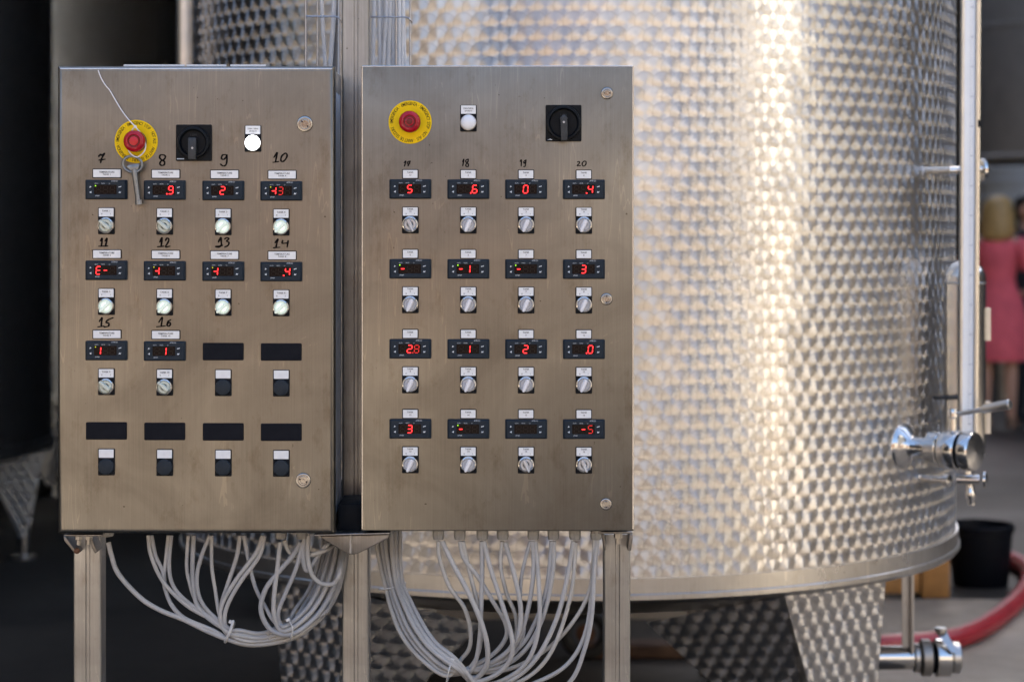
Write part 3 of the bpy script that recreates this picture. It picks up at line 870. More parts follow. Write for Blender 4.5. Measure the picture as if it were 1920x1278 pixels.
# left bracket: bent plate with two down-turned ears and bolts
lb = thing('left_bracket', W(155, 1030, 4.12), 'bent rusty steel bracket under the left corner of the left cabinet', 'bracket')
lb.name = 'mounting_bracket'; WLOC[lb.name] = W(155, 1030, 4.12)
add_px(lb, 'plate', [(119, 1001.5), (190, 1001.5), (190, 1005), (119, 1005)], 4.03, 4.21, 'plate_steel', 0.001)
add_px(lb, 'ear', [(119, 1005), (123, 1005), (143, 1033), (146, 1038), (139, 1036), (120, 1013)], 4.16, 4.214, 'plate_steel', 0.001)
add_px(lb, 'ear', [(167, 1005), (171, 1005), (182, 1034), (178, 1037), (172, 1026)], 4.16, 4.214, 'plate_steel', 0.001)
for px, py in ((148, 1009), (167, 1008)):
    p = W(px, py, 4.10)
    obj('bolt', MB().lathe([(0.0, 0.006), (0.0075, 0.006), (0.0075, -0.002), (0.0045, -0.003), (0.0045, -0.012), (0, -0.013)], (0, 0, 0), (0, 0, 1), 6), 'dull_steel', lb, p)
p = W(144, 1032, 4.055)
obj('weld_spot', MB().lathe([(0.0, 0.004), (0.004, 0.003), (0.006, 0.0)], (0, 0, 0), (0, -1, 0), 10), 'rust_iron', lb, p)
# middle bracket: gusset plate with a weld bead
cb = thing('mounting_bracket', W(662, 1030, 4.1), 'triangular welded steel bracket on the middle post, carrying both cabinets', 'bracket')
add_px(cb, 'plate', [(588, 1001.2), (731, 997.5), (731, 1001), (588, 1004.5)], 4.012, 4.214, 'plate_steel', 0.001)
add_px(cb, 'gusset', [(600, 1005), (729, 1001.5), (728, 1009), (669, 1038), (655, 1039), (604, 1009)], 4.030, 4.038, 'plate_steel', 0.001)
add_px(cb, 'gusset', [(604, 1005), (725, 1002), (668, 1036), (657, 1036)], 4.200, 4.208, 'plate_steel', 0.001)
wb = MB()
for k in range(13):
    q = W(657.5 + 0.3 * math.sin(k), 1004 + k * 2.6, 4.030)
    wb.lathe([(0.0, 0.0022), (0.0022, 0.0016), (0.0030, 0.0)], q, (0, -1, 0), 8)
wobj('weld_bead', wb, 'dull_steel', cb)
# right bracket
rb = thing('mounting_bracket', W(1150, 1030, 4.12), 'angled steel bracket with bolts under the right corner of the right cabinet', 'bracket')
add_px(rb, 'plate', [(1108, 996.2), (1186, 996.2), (1186, 1000), (1108, 1000)], 4.03, 4.21, 'plate_steel', 0.001)
add_px(rb, 'ear', [(1180, 1000), (1186.5, 1000), (1186.5, 1010), (1183, 1032), (1177, 1032)], 4.16, 4.214, 'plate_steel', 0.001)
add_px(rb, 'ear', [(1128, 1000), (1132.5, 1000), (1137, 1030), (1133, 1032)], 4.16, 4.214, 'plate_steel', 0.001)
p = W(1159, 1003, 4.10)
obj('bolt', MB().lathe([(0.0, 0.004), (0.0085, 0.004), (0.0085, -0.005), (0.005, -0.006), (0.005, -0.016), (0, -0.017)], (0, 0, 0), (0, 0, 1), 6), 'dull_steel', rb, p)
# black box between the cabinets
p0, p1 = W(634, 996.5, 4.06), W(677, 944, 4.06)
bx = bevelled(MB().box(p0.x, p1.x, 4.06, 4.195, p0.z, p1.z), 'junction_box', 0.0025); f = recentre(bx)
tag(obj('junction_box', bx, 'black_plastic', None, f), 'small black plastic box wedged between the two cabinets above the middle bracket', 'box')
p0, p1 = W(638, 930, PY0 - 0.006), W(648, 918, PY0 - 0.006)

# wire cable trays above the cabinets
def tray(label, xs, rungs, YB, side):
    c = W((xs[0] + xs[-1]) / 2, 120, YB)
    t = thing('cable_tray', (c.x, YB, c.z), label, 'cable tray', 'wire cable trays')
    for x, r in xs_r(xs):
        p = W(x, 60, YB)
        me = MB().rod((p.x, YB, 1.55), (p.x, YB, 2.9), r, None, 10)
        wobj('wire', me, 'wire_steel', t)
    for y in rungs:
        a, b = W(xs[0], y, YB - 0.004), W(xs[-1] + side, y + 1, YB - 0.004)
        pts = [a, a.lerp(b, 0.5), b.lerp(a, 0.12), b + Vector((0, 0.0, -0.006)), b + Vector((0.0, 0.05, -0.006))]
        wobj('rung', MB().tube(smooth(pts, 5), 0.0019, 8), 'wire_steel', t)
def xs_r(xs): return [(x, 0.0026 if k == 0 else 0.0021) for k, x in enumerate(xs)]
tray('wire mesh cable tray above the left cabinet, left of the middle post', (573.5, 595, 638), (31, -130), 4.31, 0)
tray('wire mesh cable tray above the right cabinet, right of the middle post', (694, 742.5, 769), (32, -130), 4.31, 1)

ORD = ['first', 'second', 'third', 'fourth', 'fifth', 'sixth', 'seventh', 'eighth', 'ninth', 'tenth', 'eleventh', 'twelfth']
def tray_cables(lst, side, group):
    for k, (xt, xm, xb, r, mt, dy) in enumerate(lst):
        Y = 4.335 + dy
        pts = [W(xt + (xt - xm) * 0.6, -330, Y), W(xt, -120, Y), W(xm, 20, Y), W(xb, 130, Y), W(xb + (xb - xm) * 0.4, 240, Y), W(xb + (xb - xm) * 0.4, 420, Y)]
        o = wobj('cable', MB().tube(smooth(pts, 6), r * 1.15, 10), mt)
        tag(o, f'{ORD[k]} grey cable from the left in the wire tray {side} the middle post', 'cable', group)
tray_cables([(600, 604, 610, 0.0036, 'cable_pale', 0), (628, 626, 619, 0.0042, 'cable_pale', 0.004), (632, 631, 628, 0.0046, 'cable_dark', 0.018), (637, 637, 636.5, 0.0032, 'cable_pale', -0.002)],
            'left of', 'cables in the left tray')
tray_cables([(702, 701, 699, 0.0040, 'cable_pale', 0), (710, 711, 713, 0.0040, 'cable_pale', 0.003), (719, 718, 715, 0.0034, 'cable_pale', 0.012), (726, 724, 718, 0.0036, 'cable_pale', -0.001),
             (732, 731, 727, 0.0040, 'cable_pale', 0.002), (738, 737, 737, 0.0038, 'cable_pale', 0.010), (747, 748, 747, 0.0038, 'cable_pale', 0), (756, 755, 753, 0.0034, 'cable_pale', 0.004), (755, 756, 759, 0.0034, 'cable_pale', 0.012)],
            'right of', 'cables in the right tray')

# ================================================================== shared control parts
GH = 0.0004
def controller_mesh():
    mb = MB()
    w, h = 0.0785, 0.0365
    def ring(ix, iz, y, r=0.002):
        pts = []
        for (sx, sz, a0) in ((1, 1, 0), (-1, 1, 90), (-1, -1, 180), (1, -1, 270)):
            for k in range(4):
                a = R(a0 + 30 * k)
                pts.append((sx * (w / 2 - ix - r) + r * math.cos(a), y, sz * (h / 2 - iz - r) + r * math.sin(a)))
        return pts[::-1]
    mb.loft([ring(0, 0, 0), ring(0, 0, -0.0035), ring(0.0012, 0.0006, -0.0048), ring(0.0036, 0.0018, -0.0078), ring(0.0052, 0.0026, -0.0082)], cap1=False)
    # front face with the display opening: frame round a recess
    wi, hi = 0.0425, 0.0178
    n = 16
    outer = ring(0.0052, 0.0026, -0.0082)
    def rect(ww, hh2, y):
        # as many points as the outer ring, spread over the four corners
        pts = []
        for (sx, sz) in ((1, 1), (-1, 1), (-1, -1), (1, -1)):
            for k in range(4): pts.append((-0.001 + sx * ww / 2 + (k - 1.5) * 1e-5 * -sx, y, sz * hh2 / 2 + (k - 1.5) * 1e-5 * sz))
        return pts[::-1]
    mb.loft([outer, rect(wi + 0.0016, hi + 0.0016, -0.0084), rect(wi, hi, -0.0080), rect(wi, hi, -0.0068)], cap0=False, cap1=False)
    return mb.mesh('temperature_controller', 25)
CTRL = controller_mesh()
DISP = MB().box(-0.001 - 0.0215, -0.001 + 0.0215, -0.0072, -0.0060, -0.0091, 0.0091).mesh('display')
KEYB = bevelled(MB().box(-0.0030, 0.0030, -0.0090, -0.0079, -0.0030, 0.0030), 'key_button', 0.0006)
ARROW = {}
def arrow(kind):
    if kind not in ARROW:
        d = {'up': [(-0.002, -0.0018), (0.0022, 0.0002), (0.0004, 0.0006), (-0.0006, 0.0022)],
             'down': [(-0.0024, 0.0), (0.0020, 0.0022), (0.0014, 0.0002), (0.0016, -0.0020)],
             'set': [(-0.0026, -0.0014), (-0.0004, -0.0006), (0.0024, -0.0002), (0.0026, 0.0018), (0.0004, 0.0008), (-0.0024, 0.0004)],
             'fnc': [(-0.0024, -0.0018), (0.0002, -0.0010), (0.0008, -0.0020), (0.0026, 0.0016), (0.0004, 0.0004), (-0.0012, 0.0016)]}[kind]
        me = bpy.data.meshes.new('key_mark')
        me.from_pydata([(x, -0.0092, z) for x, z in d], [], [tuple(range(len(d)))])
        ARROW[kind] = me
    return ARROW[kind]
SEGS = {'a': ((0, 1), 'h'), 'g': ((0, 0), 'h'), 'd': ((0, -1), 'h'), 'f': ((-1, 0.5), 'v'), 'b': ((1, 0.5), 'v'), 'e': ((-1, -0.5), 'v'), 'c': ((1, -0.5), 'v')}
DIG = {'0': 'abcdef', '1': 'bc', '2': 'abged', '3': 'abgcd', '4': 'fgbc', '5': 'afgcd', '6': 'afgedc', '8': 'abcdefg', '9': 'abcdfg', '-': 'g', 'E': 'afged', 'h': 'gbc', '.': ''}
def seg_mesh(segs, dot=False, name='digit'):
    mb = MB()
    hw, hh2, t = 0.0041, 0.0070, 0.00076
    sl = 0.085
    for s in segs:
        (cx, cz), o = SEGS[s]
        cx, cz = cx * hw, cz * hh2
        if o == 'h': q = [(-hw + 0.0007, 0), (-hw + 0.0007 + t, t), (hw - 0.0007 - t, t), (hw - 0.0007, 0), (hw - 0.0007 - t, -t), (-hw + 0.0007 + t, -t)]
        else: q = [(0, -hh2 / 2 + 0.0006), (t, -hh2 / 2 + 0.0006 + t), (t, hh2 / 2 - 0.0006 - t), (0, hh2 / 2 - 0.0006), (-t, hh2 / 2 - 0.0006 - t), (-t, -hh2 / 2 + 0.0006 + t)]
        pts = [(cx + x + sl * (cz + z), -0.0074, cz + z) for x, z in q]
        mb.add(pts, [tuple(range(6))])
    if dot:
        pts = [(-0.0072 + 0.0013 * math.cos(2 * PI * k / 8), -0.0074, -0.0070 + 0.0013 * math.sin(2 * PI * k / 8)) for k in range(8)]
        mb.add(pts, [tuple(range(8))])
    return raw(mb, name)
DCACHE = {}
def digit(kind, mat):
    k = (kind, mat)
    if k not in DCACHE:
        dot = kind.startswith('.'); ch = kind.lstrip('.')
        DCACHE[k] = seg_mesh(DIG.get(ch, ''), dot)
    return DCACHE[k]
OFFD = seg_mesh('abcdefg', False, 'unlit_digit')
CTXT = raw(joined_text([('ATR121', 0.0036, 0.0165, 0.0158, 0, 0), ('OUT1', 0.0026, -0.0175, 0.0112, 0, 0), ('OUT2', 0.0026, -0.0052, 0.0112, 0, 0), ('L1', 0.0026, 0.0070, 0.0112, 0, 0), ('pixsys', 0.0033, -0.0158, -0.0113, 0, 0)]), 'lettering')
LEDM = lambda: raw(MB().add([(0.0012 * math.cos(2 * PI * k / 8), -0.0075, 0.0012 * math.sin(2 * PI * k / 8)) for k in range(8)], [tuple(range(8))]), 'led')
LEDS = {'led_green': LEDM(), 'led_amber': LEDM()}
DX = (-0.0140, -0.0010, 0.0120)

def controller(cab, px, py, digs, led=None):
    p = W(px, py, 4.0)
    c = obj('temperature_controller', CTRL, 'navy_plastic', cab, p)
    d = obj('display', DISP, 'display_glass', c, p)
    for k, ch in enumerate(digs):
        q = p + Vector((DX[k], 0, 0))
        if ch and ch != ' ':
            dim = ch.endswith('~'); ch = ch.rstrip('~')
            m = 'segment_dim' if dim else 'segment_lit'
            obj('lit_digit', digit(ch, m), m, c, q)
        else:
            obj('unlit_digit', OFFD, 'segment_off', c, q)
    if led: obj('led', LEDS[led], led, c, p + Vector((-0.0195, 0, 0.0071)))
    for kx, kz, kind in ((-0.0285, 0.0050, 'up'), (-0.0285, -0.0050, 'down'), (0.0265, 0.0050, 'set'), (0.0265, -0.0050, 'fnc')):
        q = p + Vector((kx, 0, kz))
        obj('key_button', KEYB, 'navy_plastic', c, q)
        obj('key_mark', arrow(kind), 'print_white', c, q)
    obj('lettering', CTXT, 'print_white', c, p + Vector((0, -0.0086, 0)))
    return c

LHOLD = {}
def holder(w, h):
    if (w, h) not in LHOLD:
        LHOLD[(w, h)] = (MB().plate(w, h, 0.0016, 0.0022, 0.0006).mesh('legend_plate'), MB().plate(w - 0.0032, h - 0.0030, 0.0008, 0.0008, 0.0002, y=-0.0020).mesh('legend_insert'))
    return LHOLD[(w, h)]
def legend(cab, px, py, w, h, lines):
    p = W(px, py, 4.0)
    a, b = holder(w, h)
    o = obj('legend_plate', a, 'black_plastic', cab, p)
    obj('legend_insert', b, 'label_white', o, p)
    me = raw(joined_text([(s, sz, 0, z, 0, 0) for s, sz, z in lines]), 'lettering')
    obj('lettering', me, 'print_black', o, p + Vector((0, -0.0032, 0)))
    return o

SWP = MB().plate(0.0310, 0.0500, 0.0018, 0.0030, 0.0007).mesh('switch_plate')
SWI = MB().plate(0.0278, 0.0156, 0.0008, 0.0008, 0.0002, y=-0.0028, cz=0.0160).mesh('legend_insert')
def collar(): return MB().lathe([(0.0152, 0.0), (0.0152, 0.006), (0.0146, 0.0085), (0.0128, 0.0095), (0.0118, 0.0085), (0.0118, 0.004)], (0, -0.003, 0), (0, -1, 0), 36).mesh('collar')
COLL = collar()
FACE = MB().lathe([(0.0118, 0.0), (0.0118, 0.0065), (0.0100, 0.0080), (0.0070, 0.0080), (0.0066, 0.0060), (0.0, 0.0060)], (0, -0.003, 0), (0, -1, 0), 32).mesh('knob')
def grip_mesh():
    # a tapered bar across the knob, longer towards its pointer end (which lies along +x)
    def ring(y, s, e):
        pts = []
        for x, z in ((0.0150 * e, 0.0), (0.0138 * e, 0.0022 * s), (0.0100, 0.0030 * s), (0.0, 0.0037 * s), (-0.0085, 0.0036 * s), (-0.0104 * e, 0.0018 * s),
                     (-0.0104 * e, -0.0018 * s), (-0.0085, -0.0036 * s), (0.0, -0.0037 * s), (0.0100, -0.0030 * s), (0.0138 * e, -0.0022 * s)):
            pts.append((x, y, z))
        return pts
    return MB().loft([ring(-0.009, 1.15, 1.0), ring(-0.016, 0.95, 1.0), ring(-0.0175, 0.62, 0.95)]).mesh('grip', 50)
GRIP = grip_mesh()
PTR = raw(MB().add([(0.0020, -0.0177, -0.0007), (0.0138, -0.0177, -0.0006), (0.0138, -0.0177, 0.0006), (0.0020, -0.0177, 0.0007)], [(0, 1, 2, 3)]), 'pointer_line')
def variants(me, n):
    return {k: me.copy() for k in n}
FACEV, GRIPV = variants(FACE, ('lit', 'off', 'lit2', 'off2')), variants(GRIP, ('lit', 'off', 'lit2', 'off2'))
KMAT = {'lit': ('knob_lit', 'knob_lit'), 'off': ('knob_plastic', 'knob_plastic'), 'lit2': ('knob_face_cool', 'knob_lit_cool'), 'off2': ('knob_silver', 'knob_silver')}
RECESS = MB().lathe([(0.0058, 0.0064), (0.0, 0.0064)], (0, -0.003, 0), (0, -1, 0), 24).mesh('recess')
def selector(cab, px, ptop, text, state, ang, kdz):
    """px: centre, ptop/pbottom of the plate in the picture; kdz: knob centre below plate centre"""
    p = W(px, ptop + 25, 4.0)
    o = obj('selector_switch', SWP, 'black_plastic', cab, p)
    obj('legend_insert', SWI, 'label_white', o, p)
    if text:
        me = raw(joined_text(text), 'lettering')
        obj('lettering', me, 'print_black', o, p + Vector((0, -0.0040, 0)))
    q = p + Vector((0, 0, kdz))
    obj('collar', COLL, 'chrome', o, q)
    obj('knob', FACEV[state], KMAT[state][0], o, q)
    if state.startswith('off'): obj('recess', RECESS, 'knob_dark', o, q)
    g = obj('grip', GRIPV[state], KMAT[state][1], o, q)
    g.rotation_euler = (0, -R(ang), 0)
    if state == 'off2':
        l = obj('pointer_line', PTR, 'print_white', o, q); l.rotation_euler = (0, -R(ang), 0)
PLUG = MB().lathe([(0.0152, 0.0), (0.0152, 0.003), (0.0140, 0.0052), (0.0090, 0.0062), (0.0, 0.0066)], (0, -0.003, 0), (0, -1, 0), 36).mesh('plug')
def blank_switch(cab, px, ptop):
    p = W(px, ptop + 25, 4.0)
    o = obj('blanked_switch', SWP, 'black_plastic', cab, p)
    obj('legend_insert', SWI, 'label_white', o, p)
    obj('plug', PLUG, 'plug_plastic', o, p + Vector((0, 0, -0.0085)))
BLANK = MB().plate(0.0765, 0.0325, 0.0022, 0.0030, 0.0008).mesh('blanking_plate')
def blank(cab, px, py): obj('blanking_plate', BLANK, 'blank_black', cab, W(px, py, 4.0))

def indicator(cab, px, ptop, lines, lamp):
    p = W(px, ptop + 24.5, 4.0)
    o = obj('indicator_lamp', MB().plate(0.031, 0.0495, 0.0018, 0.0030, 0.0007), 'black_plastic', cab, p)
    obj('legend_insert', SWI, 'label_white', o, p)
    obj('lettering', raw(joined_text(lines), 'lettering'), 'print_black', o, p + Vector((0, -0.0040, 0)))
    q = p + Vector((0, 0, -0.0082))
    obj('collar', MB().lathe([(0.0153, 0), (0.0153, 0.004), (0.0145, 0.0055), (0.0140, 0.0055)], (0, -0.003, 0), (0, -1, 0), 36), 'satin_steel', o, q)
    obj('lens', MB().lathe([(0.0143, 0), (0.0143, 0.006), (0.0128, 0.0095), (0.0090, 0.0118), (0.0045, 0.0128), (0.0, 0.0131)], (0, -0.003, 0), (0, -1, 0), 36), lamp, o, q)

RING_TEXT = 'EMERGENCY STOP \u00b7 NOT AUS \u00b7 ARRET DE SECOURS \u00b7 EMERGENCIA \u00b7 EMERGENZA \u00b7 '
ADV = {' ': 0.62, 'I': 0.55, '\u00b7': 0.55, 'M': 1.12, 'N': 1.02, 'G': 1.02, 'O': 1.05, 'T': 0.88, 'E': 0.88, 'A': 0.96}
def estop(cab, px, py, start_deg, lit):
    p = W(px, py, 4.0)
    o = obj('emergency_stop', MB().lathe([(0.0405, 0), (0.0405, 0.0012), (0.0400, 0.0017), (0.020, 0.0017)], (0, 0, 0), (0, -1, 0), 64), 'yellow_plastic', cab, p)
    adv = [ADV.get(ch, 0.94) for ch in RING_TEXT]
    tot = sum(adv); a = start_deg; items = []
    for ch, w in zip(RING_TEXT, adv):
        step = 360.0 * w / tot
        m = R(a + step / 2)
        if ch != ' ': items.append((ch, 0.0086, 0.0345 * math.sin(m), 0.0345 * math.cos(m), m, 0, 0.70))
        a += step
    obj('lettering', raw(joined_text(items), 'lettering'), 'print_black', o, p + Vector((0, -0.0019, 0)))
    obj('button_neck', MB().lathe([(0.0165, 0), (0.0145, 0.006), (0.0145, 0.018)], (0, -0.0015, 0), (0, -1, 0), 32), 'red_dark', o, p)
    obj('button', MB().lathe([(0.0145, 0.012), (0.0188, 0.0125), (0.0203, 0.0155), (0.0203, 0.0200), (0.0190, 0.0240), (0.0160, 0.0268), (0.0128, 0.0275), (0.0115, 0.0265), (0.0110, 0.0252)], (0, -0.0015, 0), (0, -1, 0), 48), 'red_plastic', o, p)
    obj('button_groove', MB().lathe([(0.0116, 0.0262), (0.0112, 0.0248), (0.0088, 0.0246), (0.0084, 0.0258)], (0, -0.0015, 0), (0, -1, 0), 40), 'red_dark', o, p)
    obj('button_lens', MB().lathe([(0.0086, 0.0250), (0.0082, 0.0264), (0.0060, 0.0272)] + ([(0.0, 0.0276)] if lit else [(0.0054, 0.0262)]), (0, -0.0015, 0), (0, -1, 0), 36), 'estop_lit' if lit else 'red_plastic', o, p)
    if not lit: obj('button_centre', MB().lathe([(0.0056, 0.0256), (0.0, 0.0260)], (0, -0.0015, 0), (0, -1, 0), 32), 'red_dark', o, p)
    return o

def main_switch(cab, px, py, style):
    p = W(px, py, 4.0)
    o = obj('main_switch', MB().plate(0.0670, 0.0680, 0.0022, 0.0050, 0.0012), 'worn_black', cab, p)
    rr = 0.0300 if style == 'left' else 0.0325
    obj('dial_ring', MB().lathe([(rr, 0.0), (rr, 0.008), (rr - 0.0015, 0.0115), (rr - 0.0045, 0.012), (rr - 0.0065, 0.009), (rr - 0.0075, 0.003), (0.0, 0.003)], (0, -0.005, 0), (0, -1, 0), 56), 'worn_black', o, p)
    obj('lettering', raw(joined_text([('I ON', 0.0058, 0.0, 0.0145 if style == 'left' else 0.0150, 0, 0)]), 'lettering'), 'handle_grey', o, p + Vector((0, -0.0084, 0)))
    if style == 'left':
        q = [(-0.0085, 0.0065), (-0.0065, 0.009), (0.0055, 0.009), (0.0068, 0.0075), (0.0060, -0.0315), (-0.0080, -0.0315)]
    else:
        q = [(0.0, 0.0155), (0.0078, 0.0085), (0.0060, 0.0065), (0.0068, 0.0), (0.0068, -0.0330), (-0.0052, -0.0330), (-0.0062, 0.0), (-0.0066, 0.0065), (-0.0082, 0.0085)]
    h = bevelled(MB().prism(q, -0.0235, -0.0078), 'handle', 0.0012, 2)
    obj('handle', h, 'handle_grey', o, p)
    obj('handle_screw', MB().lathe([(0.0022, 0), (0.0020, 0.0006), (0, 0.0006)], (0, -0.0236, 0), (0, -1, 0), 12), 'knob_silver', o, p + Vector((0.0, 0, -0.0105 if style == 'left' else 0.001)))
    mk = MB().box(-0.0315, -0.0180, -0.0053, -0.0051, -0.0310, -0.0292) if style == 'left' else MB().add([(-0.031, -0.0053, -0.0315), (-0.024, -0.0053, -0.0290), (-0.024, -0.0053, -0.0305), (-0.0205, -0.0053, -0.0305), (-0.024, -0.0053, -0.0322), (-0.024, -0.0053, -0.0308)], [(0, 1, 2, 3, 4, 5)])
    obj('plate_mark', raw(mk, 'plate_mark'), 'print_white' if style != 'left' else 'pale_blue', o, p)

def lock(cab, px, py, r, turn, flat):
    p = W(px, py, 4.0)
    o = obj('lock', MB().lathe([(r, 0.0), (r, 0.0015), (r * 0.93, 0.0035), (r * 0.72, 0.0045), (r * 0.62, 0.0042), (r * 0.60, 0.0002)], (0, 0, 0), (0, -1, 0), 40), 'lock_steel', cab, p)
    obj('lock_barrel', MB().lathe([(r * 0.60, 0.0), (r * 0.60, 0.0034), (r * 0.52, 0.0038), (r * 0.40, 0.0036), (r * 0.38, 0.0008), (r * 0.16, 0.0008), (r * 0.15, 0.0035), (0.0, 0.0036)], (0, 0, 0), (0, -1, 0), 32), 'lock_steel', o, p)
    k = MB()
    for s in (-1, 1):
        k.box(s * r * 0.46 - r * 0.10, s * r * 0.46 + r * 0.10, -0.0041, -0.0037, -r * 0.08, r * 0.08)
    s_ = obj('key_slot', raw(k, 'key_slot'), 'print_black', o, p)
    s_.rotation_euler = (0, R(turn), 0)

def handwriting(cab, number, origin, scale, strokes, width, n=0.0009):
    """marker strokes on the door; points are read off an enlarged view of the photograph"""
    mb = MB()
    rnd = random.Random(number)
    zz = 4.0 - 0.0006
    allp = []
    k_off = 0
    for st in strokes:
        pts = [W(origin[0] + x / scale, origin[1] + y / scale, zz) for x, y in st]
        sp_ = smooth(pts, 7) if len(pts) > 2 else [pts[0].lerp(pts[1], t / 5) for t in range(6)]
        n_ = len(sp_); L, Rr = [], []
        for i, q in enumerate(sp_):
            t = (sp_[min(i + 1, n_ - 1)] - sp_[max(i - 1, 0)]); t.y = 0
            t = t.normalized() if t.length > 1e-7 else Vector((1, 0, 0))
            nr = Vector((-t.z, 0, t.x))
            w = width * 0.5 * (0.80 + 0.35 * abs(t.z) + 0.12 * math.sin(i * 0.7 + number)) * (0.72 if i in (0, n_ - 1) else 1.0)
            off = Vector((0, -0.00012 * k_off, 0))
            L.append(q + nr * w + off); Rr.append(q - nr * w + off)
        vs = L + Rr
        mb.add(vs, [(i, i + 1, n_ + i + 1, n_ + i) for i in range(n_ - 1)])
        # rounded ends
        for q, in ((sp_[0],), (sp_[-1],)):
            cs = [q + Vector((width * 0.40 * math.cos(2 * PI * a / 8), -0.00012 * k_off - 0.00006, width * 0.40 * math.sin(2 * PI * a / 8))) for a in range(8)]
            mb.add(cs, [tuple(range(8))])
        k_off += 1
    c = Vector((sum(v[0] for v in mb.v) / len(mb.v), 4.0, sum(v[2] for v in mb.v) / len(mb.v)))
    mb.v = [(v[0] - c.x, v[1] - c.y, v[2] - c.z) for v in mb.v]
    obj('handwritten_number', raw(mb, 'handwritten_number'), 'marker_ink', cab, c, f'black marker number {number} written on the steel door')

# ================================================================== the two cabinets
def cabinet(x0p, x1p, y0p, y1p, depth, rad, seg, label):
    ym = (y0p + y1p) / 2
    x0, x1 = W(x0p, ym, 4.0).x, W(x1p, ym, 4.0).x
    z0, z1 = W(900, y1p, 4.0).z, W(900, y0p, 4.0).z
    t = thing('control_cabinet', ((x0 + x1) / 2, 4.0 + depth / 2, z0), label, 'control cabinet', 'stainless control cabinets')
    d = bevelled(MB().box(x0, x1, 4.0, 4.028, z0, z1), 'door', rad, seg, keep=lambda e: all(v.co.y < 4.0001 for v in e.verts) or (abs(e.verts[0].co.z - e.verts[1].co.z) < 1e-5 and False))
    f = recentre(d)
    obj('door', d, 'door_steel', t, f)
    b = bevelled(MB().box(x0 + 0.004, x1 - 0.004, 4.0325, 4.0 + depth, z0 + 0.004, z1 - 0.003), 'enclosure', 0.003, 2); f = recentre(b)
    obj('enclosure', b, 'body_steel', t, f)
    g = MB().box(x0 + 0.010, x1 - 0.010, 4.0281, 4.0324, z0 + 0.010, z1 - 0.010)
    wobj('door_gasket', g, 'black_plastic', t)
    return t, (x0, x1, z0, z1)
LC, LR_ = cabinet(107.5, 627.5, 124, 1000, 0.210, 0.0095, 6, 'left stainless steel control cabinet with ten small displays and a key hanging on it')
RC, RR_ = cabinet(678, 1188, 123.5, 995, 0.200, 0.0024, 3, 'right stainless steel control cabinet with sixteen small displays in four rows')
def rim(cab, box, sides, r, inset):
    x0, x1, z0, z1 = box
    y = 4.0 + r * 0.9
    a, b, c, d = (x0 + inset, y, z0 + 0.004), (x1 - inset, y, z0 + 0.004), (x1 - inset, y, z1 - inset), (x0 + inset, y, z1 - inset)
    for s in sides:
        p, q = {'l': (a, d), 'r': (b, c), 't': (d, c)}[s]
        wobj('door_rim', MB().rod(p, q, r, None, 10), 'rim_steel', cab)
rim(RC, RR_, 'lrt', 0.0016, 0.0012)
rim(LC, LR_, 't', 0.0018, 0.0055)
# bluish sky reflection painted as a pale strip on the left cabinet's side
a = LR_[1] - 0.0035
wobj('side_reflection', MB().box(a, a + 0.0006, 4.045, 4.17, LR_[2] + 0.03, LR_[3] - 0.045), 'pale_blue', LC)
# white strips along the top of the left cabinet
for xa, xb in ((232, 346), (350, 424), (432, 498)):
    p0, p1 = W(xa, 124, 4.03), W(xb, 124, 4.03)
    wobj('edge_strip', MB().box(p0.x, p1.x, 4.0285, 4.0320, LR_[3] - 0.006, LR_[3] + 0.0050), 'label_white', LC)

TX = lambda s, n: [(s, 0.0046, 0.0, 0.0185, 0, 0), ('0', 0.0040, -0.0080, 0.0130, 0, 0), ('1', 0.0040, 0.0080, 0.0130, 0, 0)]
CX = (200.0, 309.3, 419.0, 527.8)
LX = (200.8, 311.0, 421.3, 529.2)
DY = (0.0, 1.0, 1.8, 2.5)
LROWS = (355.6, 506.7, 656.8, 807.0)
LDIG = [[['', '', ''], ['', '', '.9'], ['', '2', ''], ['h', '3~', '']],
        [['E', '-', ''], ['h', '', ''], ['h', '', ''], ['', '', '.4']],
        [['1', '', ''], ['', '1', ''], None, None]]
LLED = [['led_green', None, None, 'led_amber'], [None, 'led_amber', 'led_amber', None], ['led_amber', None, None, None]]
LSW = [['off', 'off', 'lit', 'lit'], ['lit'] * 4, ['off', 'off', None, None]]
n = 0
for r in range(4):
    for c in range(4):
        y = LROWS[r] + DY[c]
        if r < 3 and LDIG[r][c] is not None:
            n += 1
            controller(LC, CX[c], y, LDIG[r][c], LLED[r][c])
            legend(LC, LX[c], y - 30.4, 0.0545, 0.0175, [('TEMPERATURE', 0.0044, 0.0022), (f'TANK {n}', 0.0044, -0.0022)])
            selector(LC, CX[c] - 0.3, y + 33.5, TX(f'TANK {n}', n), LSW[r][c], 140 if LSW[r][c] == 'off' else 225, -0.0085)
        else:
            blank(LC, CX[c] - 0.3, y + 0.3)
            blank_switch(LC, CX[c] - 0.2, y + 33.5)
estop(LC, 255.5, 265.5, -29, True)
main_switch(LC, 364, 268, 'left')
indicator(LC, 474.5, 235.5, [('230V / 50Hz', 0.0040, 0, 0.0182, 0, 0), ('1P+N+T', 0.0040, 0, 0.0134, 0, 0)], 'lamp_lit')
lock(LC, 571.8, 232.5, 0.0152, 40, 0)
lock(LC, 568.8, 900, 0.0145, 20, 0)
